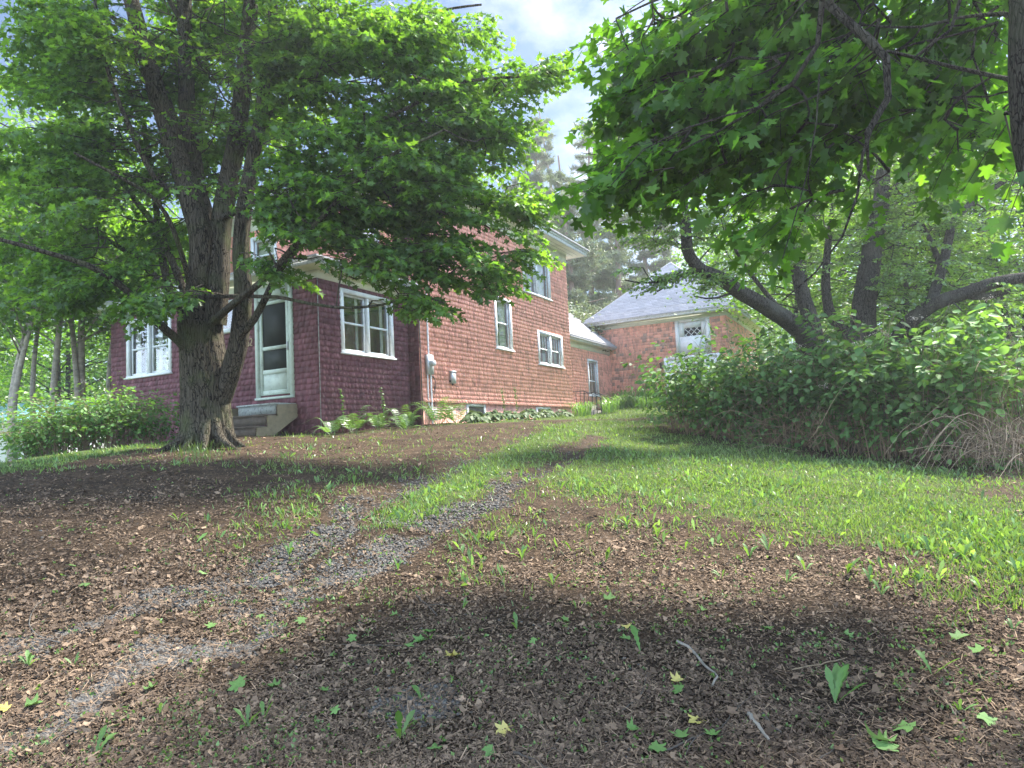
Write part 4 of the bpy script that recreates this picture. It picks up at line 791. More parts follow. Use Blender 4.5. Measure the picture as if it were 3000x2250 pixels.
T1.limb([(462, 700, 11.5), (470, 600, 11.5), (476, 500, 11.6), (492, 400, 11.7), (512, 300, 11.8), (528, 180, 11.9), (540, 60, 12), (560, -100, 12.1), (600, -400, 12.4)], 25*k*dep, 11*k*dep, 40, 36, furrow)
T1.limb([(478, 860, dep), (500, 800, 11.4), (518, 720, 11.35), (524, 640, 11.3), (520, 560, 11.3), (523, 480, 11.3), (535, 400, 11.3), (556, 290, 11.3), (572, 180, 11.3), (590, 0, 11.3), (600, -160, 11.3)], 22*k*dep, 8*k*dep, 44, 28, furrow)
for i, a in enumerate([-2.9, -2.3, -1.75, -1.2, -.6, .1, .9, 2.2]):
    c0_ = np.array(root.location); o = np.array([math.cos(a), math.sin(a), 0]); ln = rng.uniform(.6, 1.0); q = [c0_+o*.22+[0, 0, .42], c0_+o*.42+[0, 0, .12], c0_+o*ln+[0, 0, 0]]; q[2][2] = g1(q[2][0], q[2][1])-.05; T1.bark.tube(spline(q, 10), np.linspace(.12, .02, 10), 12, warp=furrow)
lim = [([(420, 775, dep), (392, 742, 11.2), (345, 700, 10.9), (300, 655, 10.6), (250, 610, 10.3), (190, 575, 10), (90, 545, 9.6), (-40, 510, 9.2)], 16, 4),
 ([(425, 750, dep), (400, 690, 11.6), (370, 640, 11.8), (330, 590, 12), (270, 540, 12.2), (180, 490, 12.4), (60, 430, 12.6)], 14, 4),
 ([(420, 700, dep), (395, 620, 11.8), (372, 560, 12), (345, 500, 12.2), (300, 440, 12.3), (240, 360, 12.4), (150, 240, 12.6), (60, 150, 12.8)], 15, 4),
 ([(415, 640, 11.5), (395, 560, 11), (360, 470, 10.6), (320, 420, 10.3), (250, 380, 9.9), (160, 330, 9.5)], 10, 3),
 ([(395, 420, 11.4), (330, 380, 11), (250, 200, 10.6), (215, 80, 10.4), (200, -40, 10.3)], 9, 4),
 ([(405, 330, 11.9), (360, 200, 12.3), (310, 60, 12.6), (290, -60, 12.9)], 10, 5),
 ([(370, 640, 11.8), (352, 560, 12.2), (330, 380, 12.5), (310, 260, 12.7)], 13, 8),
 ([(455, 700, 11.2), (500, 660, 10.9), (545, 625, 10.6), (590, 585, 10.3), (640, 525, 10), (700, 465, 9.8), (760, 400, 9.6), (850, 330, 9.4), (960, 280, 9.3)], 13, 3),
 ([(515, 730, 11.3), (548, 690, 11.1), (575, 640, 11), (600, 590, 10.9), (640, 540, 10.8), (700, 500, 10.6), (790, 470, 10.5), (900, 455, 10.4), (1020, 470, 10.3)], 13, 3),
 ([(455, 640, 11.3), (540, 640, 10.7), (600, 642, 10.4), (660, 655, 10.1), (740, 664, 9.9), (820, 658, 9.8), (900, 640, 9.8), (960, 655, 9.8)], 7.5, 2.2),
 ([(480, 470, 11.5), (560, 430, 10.9), (650, 340, 10.4), (740, 290, 10.1), (860, 240, 10), (980, 180, 10), (1120, 165, 10.1), (1240, 150, 10.2)], 11, 2.5),
 ([(510, 330, 11.7), (580, 250, 11.4), (680, 170, 11.2), (800, 90, 11.2), (930, 30, 11.3), (1040, 10, 11.5)], 11, 3),
 ([(500, 420, 11.7), (600, 400, 12), (720, 390, 12.3), (840, 380, 12.6), (960, 370, 12.8), (1100, 370, 13)], 9, 2.5),
 ([(540, 120, 11.9), (620, 20, 12.3), (720, -120, 12.8), (820, -280, 13.3)], 11, 4), ([(400, 60, 12.1), (330, -60, 11.6), (240, -200, 11), (150, -320, 10.5)], 9, 4),
 ([(300, 90, 11.7), (180, -20, 11.2), (60, -90, 10.8), (-60, -150, 10.4)], 9, 3.5), ([(530, 100, 12), (560, -60, 10.8), (600, -260, 9.4), (650, -560, 8)], 10, 4), ([(400, 20, 12), (420, -160, 10.6), (430, -420, 9)], 10, 4)]
for pts, a, b in lim: T1.limb(pts, a*k*dep*.66, b*k*dep*.75, None, 12 if a > 9 else 8)
T1.limb([(330, 380, 12.4), (290, 290, 12.3), (265, 240, 12.3), (235, 170, 12.3)], .06, .02, None, 8)
cen = P3(450, 300, 11.6)
T1.fill([(640, 470, 10.5, 80, 50, .6, 7, .9), (700, 380, 10.3, 90, 70, .6, 7, 1.0), (1120, 310, 10.4, 60, 70, .6, 7, .9), (1090, 70, 10.8, 40, 60, .6, 3, .8), (1160, 480, 10.3, 50, 70, .5, 5, .8), (1050, 240, 10.5, 90, 60, .7, 7, .9), (140, 640, 10.4, 150, 50, .8, 12, .9), (60, 60, 11, 130, 110, 1.2, 14, 1.2), (960, 60, 10.6, 110, 80, 1.0, 12, 1.1), (1010, 200, 10.4, 110, 90, 1.0, 12, 1.1), (60, 250, 10.9, 150, 170, 1.6, 20, 1.3), (700, 60, 10.6, 170, 110, 1.2, 16, 1.3), (180, 60, 10.6, 110, 120, 1.0, 12, 1.2), (930, 420, 10.0, 170, 90, .8, 16, 1.1), (130, 120, 11.4, 200, 170, 2.0, 26, 1.3), (120, 400, 11.2, 190, 150, 2.0, 30, 1.3), (100, 590, 11.0, 170, 85, 1.8, 20, 1.1), (270, 520, 12.6, 110, 120, 1.0, 14, 1.1), (300, 250, 13.0, 170, 180, 1.0, 34, 1.2), (300, 670, 10.2, 100, 35, .6, 6, .8),
 (480, 70, 13.2, 200, 130, 1.0, 42, 1.3), (490, 330, 13.2, 170, 130, .6, 24, 1.1), (620, 180, 11.3, 170, 150, 1.5, 26, 1.3), (440, 420, 9.8, 110, 25, .4, 3, .9),
 (800, 130, 10.8, 200, 170, 1.6, 34, 1.3), (940, 110, 11, 130, 130, 1.2, 17, 1.2), (800, 370, 10.2, 210, 140, 1.4, 36, 1.3), (1000, 340, 10.5, 150, 150, 1.3, 26, 1.2), (700, 490, 10.1, 130, 60, .8, 14, 1.1), (980, 480, 10.2, 170, 95, 1.0, 26, 1.1), (870, 580, 9.9, 130, 70, .7, 15, 1.0), (1050, 590, 10, 110, 60, .7, 11, .9), (930, 665, 9.8, 70, 30, .4, 6, .7), (1140, 180, 10.2, 100, 38, .5, 8, .8), (1240, 148, 10.2, 70, 22, .3, 5, .6), (1130, 430, 10.6, 70, 50, .6, 6, .8), (1140, 545, 10.2, 60, 40, .5, 4, .7), (620, 610, 10.3, 80, 40, .4, 4, .7),
 (300, -250, 11.5, 420, 200, 2.5, 34, 1.5), (750, -260, 11.6, 300, 190, 2.4, 28, 1.5), (600, -700, 11, 420, 300, 3, 34, 1.6), (500, -300, 8.6, 400, 260, 1.2, 22, 1.5)], cen, size=.105, step=.10, lstep=.055, spread=.5, droop=.22, lean=.55, up=.42)
def inhouse(P_):
    U = P_@A; Q = P_@B; return ((U < -9.95) & (Q > 10.7) & (P_[:, 2] < 5.5)) | ((U < -9.9) & (Q > 13.9) & (P_[:, 2] < 9))
def t1cull(P_):
    q = P_-np.array([0, 0, EZ]); dd = q@FW; xd = (1500+F*(q@RX)/dd)/1.3562; yd = (1125-F*(q@RY)/dd)/1.3562
    return inhouse(P_) | ((dd > 0) & (dd < 11.9) & (xd > 235) & (xd < 550) & (yd > -60) & (yd < 540) & (rng.random(len(P_)) < .8))
T1.finish(root, M_leafA, M_bark, LEAF_LO, cull=t1cull)
# knots on the trunk
g = G()
for (xd, yd) in ((532/1.0, 0),): pass
# ---- foreground maple, trunk at the right edge
root = thing('near_maple_tree', (3.05, 3.3, g1(3.05, 3.3)), 'near maple whose dark trunk leans in at the upper right corner', 'tree')
T2 = Tree(); kk = 3.6*k
T2.limb([np.array((3.05, 3.3, g1(3.05, 3.3)-.1)), P3(2420, 800, 3.5), P3(2340, 480, 3.5), P3(2282, 330, 3.55), P3(2262, 180, 3.6), P3(2258, 0, 3.65), P3(2235, -300, 3.8), P3(2180, -900, 4.1), P3(2100, -1500, 4.6)],   .215, .10, 40, 40, furrow, real=True)
for pts, a, b in [([(2235, -300, 3.8), (2100, -210, 4.0), (1950, -130, 4.2), (1830, -70, 4.3), (1778, -10, 4.35), (1840, 55, 4.3), (1890, 95, 4.25), (1918, 140, 4.2), (1916, 210, 4.2), (1890, 255, 4.2), (1872, 290, 4.2)], .045, .019),
 ([(1778, -10, 4.35), (1768, 60, 4.4), (1762, 120, 4.45), (1730, 165, 4.5), (1680, 205, 4.55), (1640, 232, 4.6), (1560, 280, 4.7), (1460, 330, 4.8)], .02, .006),
 ([(1890, 255, 4.2), (1862, 340, 4.15), (1850, 430, 4.1), (1815, 520, 4.1), (1760, 590, 4.1), (1690, 650, 4.1)], .011, .004), ([(1872, 290, 4.2), (1876, 370, 4.3)], .012, .008),
 ([(1916, 110, 4.2), (2000, 130, 4.3), (2080, 150, 4.3), (2150, 165, 4.2), (2200, 175, 4.0)], .010, .014), ([(1770, 160, 4.4), (1765, 250, 4.4), (1750, 350, 4.4), (1720, 460, 4.4), (1690, 560, 4.4)], .007, .003),
 ([(2100, -210, 4.0), (2090, -60, 3.9), (2060, 40, 3.9), (2040, 95, 3.9), (1980, 120, 3.9)], .018, .006), ([(2240, 60, 3.65), (2170, 30, 3.8), (2060, 40, 3.9)], .02, .008),
 ([(1640, 232, 4.6), (1500, 270, 4.4), (1380, 330, 4.3), (1320, 400, 4.3)], .008, .003), ([(1830, -70, 4.3), (1650, -60, 4.7), (1480, -20, 5.0), (1330, 40, 5.2)], .02, .006)]: T2.limb(pts, a, b, None, 10)
for pts in [(P3(2180, -900, 4.1), (1.5, 2, 7.5), (0, 1.0, 8.6), (-1.6, 0, 9.3)), (P3(2235, -300, 3.8), (3.8, 2, 6), (4.6, .4, 7.4), (5, -1.5, 8.5)), (P3(2180, -900, 4.1), (3.4, 4.2, 8), (3.4, 5.6, 9.5), (3, 7.5, 10.5)), (P3(2235, -500, 3.9), (1.8, 3.4, 5.4), (.2, 3.6, 6.3), (-1.4, 4.0, 6.9)), (P3(2100, -1500, 4.6), (1.5, 5, 10), (-.6, 5.6, 11), (-2.4, 6.2, 11.6))]: T2.limb(pts, .07, .02, None, 10, real=True)
cen = np.array((2.7, 3.7, 4.5))
T2.fill([(1330, 200, 5.8, 60, 120, 0.4, 9, 0.6), (1320, 380, 5.5, 60, 28, 0.3, 2, 0.5), (1480, 300, 6.1, 180, 150, 0.5, 18, 0.7), (1680, 200, 6.1, 200, 160, 0.5, 18, 0.8), (1750, 330, 5.8, 160, 67.2, 0.4, 4, 0.7), (1440, 120, 5.9, 170, 110, 0.6, 14, 0.8), (1420, 250, 5.8, 140, 110, 0.6, 14, 0.7), (1360, 380, 5.6, 110, 70, 0.4, 9, 0.6), (1620, 110, 5.7, 170, 140, 0.6, 15, 0.8), (1600, 280, 5.5, 170, 120, 0.5, 17, 0.7), (1500, 380, 5.4, 150, 63, 0.5, 5, 0.6), (1660, 380, 5.3, 130, 77, 0.4, 4, 0.6), (1800, 190, 5.6, 150, 128, 0.5, 11, 0.7), (1960, 200, 5.8, 150, 128, 0.6, 13, 0.7), (2080, 130, 5.6, 150, 130, 0.5, 14, 0.7), (2100, 310, 5.8, 110, 110, 0.5, 11, 0.7), (1850, 40, 5.7, 200, 80, 0.5, 11, 0.7), (2150, 20, 5.3, 80, 60, 0.3, 5, 0.5), (1700, -120, 5.5, 500, 120, 0.8, 24, 0.9), (2120, 330, 4.6, 80, 60, 0.4, 4, 0.5), (2190, 440, 3.6, 40, 25, 0.2, 2, 0.35), (1590, 520, 5.2, 80, 60, .4, 4, .5), (1740, 420, 5.2, 120, 70, .4, 4, .5), (1300, 420, 5.2, 50, 30, .3, 3, .4)], cen, size=.108, step=.11, lstep=.07, spread=.42, droop=.4, lean=.75, up=.45, petiole=.06)
def wfill(T, boxes, cen, **kw):
    for (c, r, n, bl) in boxes:
        c = np.array(c, float); r = np.array(r, float)
        for _ in range(n):
            o = rng.normal(0, .5, 3); tip = c+r*np.clip(o, -1, 1); out = tip-cen; out[2] *= .3; out = norm(out+rng.normal(0, .3, 3)); base = tip-out*bl; T.connect(base); T.bough(base, tip, **kw)
wfill(T2, [((1.5, 9, 10.8), (3.5, 2.6, 1.3), 10, 1.5), ((0, 1, 9), (4, 3, 1.3), 20, 1.5), ((4, 0, 8), (3, 3, 1.5), 16, 1.4), ((-2.5, 4.5, 10.5), (3, 2.4, 1), 10, 1.4), ((2.6, 6, 10), (2.4, 2, 1.5), 6, 1.4)], cen, size=.2, step=.16, lstep=.12, spread=.6, droop=.2, lean=.5, up=.35)  # unseen overhead boughs, some added only to shade the left foreground
T2.finish(root, M_leafB, M_bark3, LEAF_HI, cull=lambda P_: (np.linalg.norm(P_-np.array([0, 0, EZ]), axis=1) < 3.0))
# ---- the two old orchard trees behind the shrubs
root = tree_root('orchard_tree', 1765, 13.5, 'leaning dark trunk with a long limb reaching left over the barn roof', 'tree')
T3 = Tree(); d3 = 13.5; w = lambda px: px*k*d3
T3.limb([(1775, 905, 13.5), (1768, 800, 13.5), (1745, 740, 13.5), (1715, 705, 13.4), (1660, 668, 13.2), (1600, 635, 13), (1550, 600, 12.8), (1510, 582, 12.7), (1485, 545, 12.6), (1480, 490, 12.6), (1470, 430, 12.6), (1440, 350, 12.6)], w(26), w(7), 40, 20, furrow)
T3.limb([(1768, 760, 13.5), (1755, 700, 13.5), (1735, 640, 13.6), (1722, 580, 13.7), (1705, 500, 13.8), (1690, 420, 13.9), (1700, 320, 14)], w(19), w(7), 26, 16, furrow)
for pts, a, b in [([(1720, 705, 13.4), (1660, 640, 13.8), (1600, 560, 14), (1560, 470, 14)], 7, 3), ([(1510, 582, 12.7), (1455, 600, 12.3), (1400, 610, 12.1), (1350, 605, 12)], 5, 1.2), ([(1590, 630, 13), (1540, 645, 12.6), (1500, 640, 12.4)], 3, 1.2),
 ([(1480, 490, 12.6), (1420, 420, 12.4), (1370, 360, 12.3), (1320, 300, 12.2), (1290, 240, 12.2)], 6, 1.4), ([(1320, 300, 12.2), (1290, 345, 12.2), (1268, 400, 12.2), (1262, 470, 12.2)], 2, .8), ([(1330, 310, 12.2), (1300, 280, 12.2), (1260, 265, 12.2)], 2.2, .8), ([(1340, 330, 12.2), (1300, 335, 12.1), (1255, 330, 12)], 1.6, .6)]: T3.limb(pts, w(a), w(b), None, 8)
T3.fill([(1410, 612, 12.1, 80, 20, .4, 7, .5), (1500, 600, 12.6, 70, 35, .5, 8, .6), (1440, 520, 12.6, 90, 50, .6, 8, .7), (1250, 330, 11.9, 25, 90, .4, 4, .5), (1290, 290, 12.4, 45, 120, .5, 8, .6), (1350, 450, 12.6, 70, 90, .6, 10, .7), (1460, 450, 13, 150, 100, 1.2, 24, .9), (1400, 598, 12.2, 80, 18, .4, 4, .5), (1650, 480, 13.8, 120, 70, 1, 18, .8), (1560, 360, 13.4, 200, 140, 1.3, 32, 1), (1400, 330, 12.6, 90, 90, .7, 9, .7), (1660, 250, 14, 200, 160, 1.3, 24, 1), (1330, 225, 12.3, 50, 60, .5, 4, .5), (1720, 480, 14, 110, 150, 1, 18, .9)], P3(1700, 500, 13.5), size=.074, step=.07, lstep=.04, spread=.32, droop=.1, lean=.3, up=.6, petiole=.015)
def barnview(P_):
    q = P_-np.array([0, 0, EZ]); dd = q@FW; xd = (1500+F*(q@RX)/dd)/1.3562; yd = (1125-F*(q@RY)/dd)/1.3562
    return (xd > 1250) & (xd < 1665) & (yd > 640+.0*xd) & (yd < 790) & (rng.random(len(P_)) < .93)
T3.finish(root, M_leafC, M_bark2, OVAL, cull=barnview)
# dead twigs against the sky
root = tree_root('orchard_tree', 1870, 14.2, 'upright old tree with pale lichened trunk forking above the shrubs', 'tree')
T4 = Tree(); d4 = 14.2; w = lambda px: px*k*d4
T4.limb([(1870, 900, 14.2), (1866, 820, 14.2), (1864, 740, 14.2), (1862, 680, 14.2), (1872, 600, 14.2), (1885, 520, 14.2), (1900, 440, 14.2), (1908, 360, 14.2), (1935, 300, 14.2), (1960, 260, 14.2)], w(36), w(9), 36, 24, furrow)
for pts, a, b in [([(1855, 760, 14.2), (1825, 715, 14.1), (1795, 680, 14), (1785, 620, 14), (1788, 540, 14), (1800, 440, 14)], 15, 5), ([(1880, 770, 14.1), (1930, 735, 13.6), (1970, 690, 13.2), (2020, 655, 12.9), (2080, 635, 12.7), (2150, 610, 12.5), (2250, 595, 12.3), (2350, 590, 12)], 19, 8), ([(2080, 635, 12.7), (2130, 640, 12.6), (2180, 628, 12.6)], 10, 5),
 ([(1905, 400, 14.2), (1870, 380, 14.1), (1850, 350, 14), (1855, 320, 14)], 7, 6), ([(1900, 440, 14.2), (1960, 380, 14.4), (2030, 330, 14.6), (2100, 300, 14.8)], 8, 3), ([(2010, 660, 13), (2040, 560, 13.4), (2060, 480, 13.6), (2110, 430, 13.8), (2170, 390, 14)], 11, 6), ([(2040, 590, 13.4), (2010, 520, 13.6), (1990, 480, 13.7)], 7, 4)]: T4.limb(pts, w(a), w(b), None, 12)
T4.fill([(1850, 560, 14.6, 150, 160, 1, 26, .9), (1980, 420, 14.6, 180, 150, 1.3, 34, 1), (2120, 500, 13.8, 150, 150, 1.3, 32, 1), (2060, 640, 13.2, 170, 70, .8, 16, .8), (1900, 240, 14.4, 220, 140, 1.2, 26, 1), (2150, 260, 14, 150, 140, 1.2, 24, 1), (2200, 660, 12.4, 90, 60, .7, 9, .7)], P3(1900, 500, 14.2), size=.076, step=.07, lstep=.042, spread=.33, droop=.1, lean=.3, up=.6, petiole=.015)
T4.finish(root, M_leafC, M_bark2, OVAL, cull=barnview)
# ---- generic crown for trees farther off
def bg_tree(name, x, y, h, cr_, label, group, bark, leafm, nl, lsz, tmpl=OVAL, tr=.16, low=.35, fork=2, lean=0, seed=0, nc=70, cat='tree'):
    z = g1(x, y); root = thing(name, (x, y, z), label, cat, group); g = G(); ends = []
    for f in range(fork):
        a = rng.uniform(0, 6.28); o = .05*fork*np.array([math.cos(a), math.sin(a), 0]); top = np.array([x+lean+rng.normal(0, .08*h*.5), y+rng.normal(0, .3), z+h*.93])
        pth = spline([np.array([x, y, z-.3])+o, np.array([x, y, z+h*.3])+o*3+rng.normal(0, .1, 3), np.array([x, y, z+h*.6])*.5+top*.5+o*5-np.array([0, 0, .15*h]), top], 20); g.tube(pth, np.linspace(tr, tr*.15, 20)*(1 if f == 0 else .75), 9); ends.append(pth)
    C = []
    while len(C) < nc:
        o = rng.uniform(-1, 1, 3)
        if .25 < np.linalg.norm(o) < 1: C.append(o)
    C = np.array(C)*np.array([cr_, cr_, h*(1-low)/2])+np.array([x+lean*.5, y, z+h*(low+(1-low)/2)])
    for c in C:
        pth = ends[rng.integers(len(ends))]; zi = np.argmin(np.abs(pth[:, 2]-(c[2]-.25*cr_*rng.random()-.3))); q = pth[zi]; g.tube(spline([q, (q+c)/2+np.array([0, 0, .1]), c], 5), np.linspace(tr*.22, .012, 5), 4, cap=False)
    g.build('trunk', bark, root, smooth=True)
    i = rng.integers(0, nc, nl); sg = cr_*rng.uniform(.14, .30, nc)[i]; P_ = C[i]+rng.normal(size=(nl, 3))*sg[:, None]*np.array([1, 1, .45]); lf = rng.normal(0, .55, (nl, 3)); lf[:, 2] += 1
    g = G(); g.inst(tmpl[0], tmpl[1], P_, rots(lf), rng.uniform(.7, 1.3, (nl, 1))*lsz*np.ones((1, 3)), tones(nl, .28, .72)); g.build('crown', leafm, root); return root
gw = 'trees of the wood on the right'
for i, (xd, dep, h, cr_, lab) in enumerate([(1560, 42, 11, 3.2, 'broadleaf tree rising just behind the barn roof at its right corner'), (1760, 21, 9.5, 3.1, 'tree of the wood seen between the two orchard trunks'), (1980, 19, 9, 3.2, 'tree of the wood behind the upright orchard trunk, right side'), (2200, 18, 9.5, 3.3, 'tree of the wood at the far right edge of the view'), (1640, 44, 14, 4.4, 'tall pale green tree beyond the barn'), (1880, 29, 13, 4.3, 'tall tree in the second rank of the wood, centre'), (2120, 26, 12, 4, 'tall tree in the second rank of the wood, right'), (2420, 22, 12, 4, 'tree of the wood just past the right edge of the view')]):
    d = ray(xd*1.3562, 1100)/F*dep; bg_tree('woodland_tree', d[0], d[1], h, cr_, lab, gw, M_bark2, M_leafD, 15000 if dep < 25 else 11000, .115 if dep < 25 else .15, low=.08 if dep < 22 else .15, tr=.13, fork=3, nc=90)
# undergrowth trees thin stems
# pale trunks and leafy trees on the left
gl_ = 'young trees beyond the left bush'
for (xd, dep, h, lab, tr) in [(35, 18, 9, 'pale trunk at the far left edge of the view', .14), (100, 18.6, 9.5, 'pale leaning trunk second from the left edge', .12), (190, 19, 9, 'pale trunk behind the middle of the left bush', .15), (262, 20, 8, 'thin pale trunk nearest the corner of the porch', .10)]:
    d = ray(xd*1.3562, 1100)/F*dep; bg_tree('pale_tree', d[0], d[1], h, 2.3, lab, gl_, M_pale_b, M_leafD, 9000, .13, low=.42, tr=tr, fork=2, lean=.5, nc=60)
for (xd, dep, h, cr_, lab) in [(-60, 30, 19, 5.5, 'tall bright green tree at the upper left behind the maple'), (130, 34, 22, 6, 'tall tree seen through the maple left of its stems'), (330, 38, 15, 5, 'tall tree seen over the porch between the maple stems'), (-250, 24, 16, 5, 'tree just past the left edge of the view'), (20, 42, 12, 5, 'low spreading tree behind the white building'), (520, 45, 15, 5, 'tree standing beyond the house roof')]:
    d = ray(xd*1.3562, 1100)/F*dep; bg_tree('tall_tree', d[0], d[1], h, cr_, lab, 'tall trees behind the maple', M_bark2, M_leafD, 11000, .2, low=.15, tr=.2, fork=2, nc=80)
# ---- pines behind the house
def pine(xd, dep, h, lab, seed, lowf=.30, w_=2.6, dense=1.):
    d = ray(xd*1.3562, 1000)/F*dep; x, y = d[0], d[1]; z = g1(x, y); root = thing('pine_tree', (x, y, z), lab, 'pine tree', 'tall pines behind the house'); g = G()
    pth = spline([np.array([x, y, z-.3]), np.array([x+rng.normal(0, .2), y, z+h*.5]), np.array([x+rng.normal(0, .4), y, z+h])], 24); g.tube(pth, np.linspace(.26, .04, 24), 9); tf = []; zz = lowf
    while zz < .99:
        for b in range(rng.integers(4, 7)):
            a = rng.uniform(0, 6.28); ln = w_*(1.12-zz)**.7*rng.uniform(.45, 1.2); q = pth[int(zz*23)]; e = q+np.array([math.cos(a)*ln, math.sin(a)*ln, ln*rng.uniform(-.12, .42)]); br = spline([q, (q+e)/2+np.array([0, 0, -.08*ln]), e], 7); g.tube(br, np.linspace(.035, .01, 7), 4, cap=False)
            if rng.random() < .16: continue
            for m in range(int(20*dense*(1+ln))):
                f = rng.uniform(.35, 1.03); p = br[min(6, int(f*6))]+rng.normal(0, 1, 3)*np.array([.22, .22, .12])*ln*.55; tf.append(p)
        zz += rng.uniform(.022, .05)
    g.build('trunk', M_pine_b, root, smooth=True); tf = np.array(tf); n = len(tf); g = G(); B_ = 9; P_ = np.repeat(tf, B_, 0); dr = rng.normal(0, .75, (n*B_, 3)); dr[:, 2] += .45
    nn_ = norm(np.cross(norm(dr), rng.normal(size=(n*B_, 3)))); tn = np.repeat(tones(n, .3, .7), B_, 0)
    g.inst([(0, .5, 0), (0, -.5, 0), (1, 0, 0)], [[[0, 1, 2]]], P_, rots(nn_, dr), np.c_[rng.uniform(.2, .38, n*B_), np.full(n*B_, .042), np.ones(n*B_)], tn); g.build('needles', M_needle, root)
for i, (xd, dep, h, lab) in enumerate([(1180, 44, 19.8, 'pine just right of the upper roof corner, trunk partly hidden'), (1212, 50, 23.4, 'tallest pine, its top against the sky gap'), (1236, 36, 13.8, 'near pine whose trunk rises beside the house corner'), (1284, 42, 18.6, 'pine with straight reddish trunk between house and barn'), (1344, 40, 17.4, 'pine with thick grey trunk above the barn roof'), (1330, 52, 21.6, 'rear pine with dead branches behind the sky gap'), (1400, 46, 18.0, 'pine partly hidden by the orchard tree leaves'), (1120, 50, 19.2, 'pine standing behind the house roof'), (1455, 48, 18.0, 'rightmost pine above the barn roof peak')]): pine(xd, dep, h, lab, i, lowf=.12 if i in (2, 3) else .2)
for (xd, dep, h) in [(1245, 31.5, 4.6), (1215, 34, 5.5)]:
    d = ray(xd*1.3562, 1000)/F*dep; bg_tree('yew_bush', d[0], d[1], h, 1.6, 'dark evergreen bush behind the wing roof, %s' % ('nearer the barn' if xd > 1230 else 'nearer the house'), 'evergreens behind the wing', M_pine_b, M_needle, 8000, .16, DIAM, low=.02, tr=.06, nc=50, cat='bush')
# far woods closing the view
g = G(); n = 60000; th = rng.uniform(-1.15, 1.15, n); rr = rng.uniform(70, 96, n); x = np.sin(th)*rr; y = np.cos(th)*rr; top = 9+5*vnoise(th*14, th*0, 3)+4*vnoise(th*41, th*0, 4); zz = gz(x, y)+rng.random(n)**.8*top
lf = rng.normal(0, .6, (n, 3)); lf[:, 2] += .8; g.inst(DIAM[0], DIAM[1], np.c_[x, y, zz], rots(lf), rng.uniform(.5, 1.1, (n, 1))*np.ones((1, 3)), tones(n, .28, .6)); g.build('far_woods', M_leafD, None, kind='stuff', label='distant woods closing the view behind the house', category='woods')
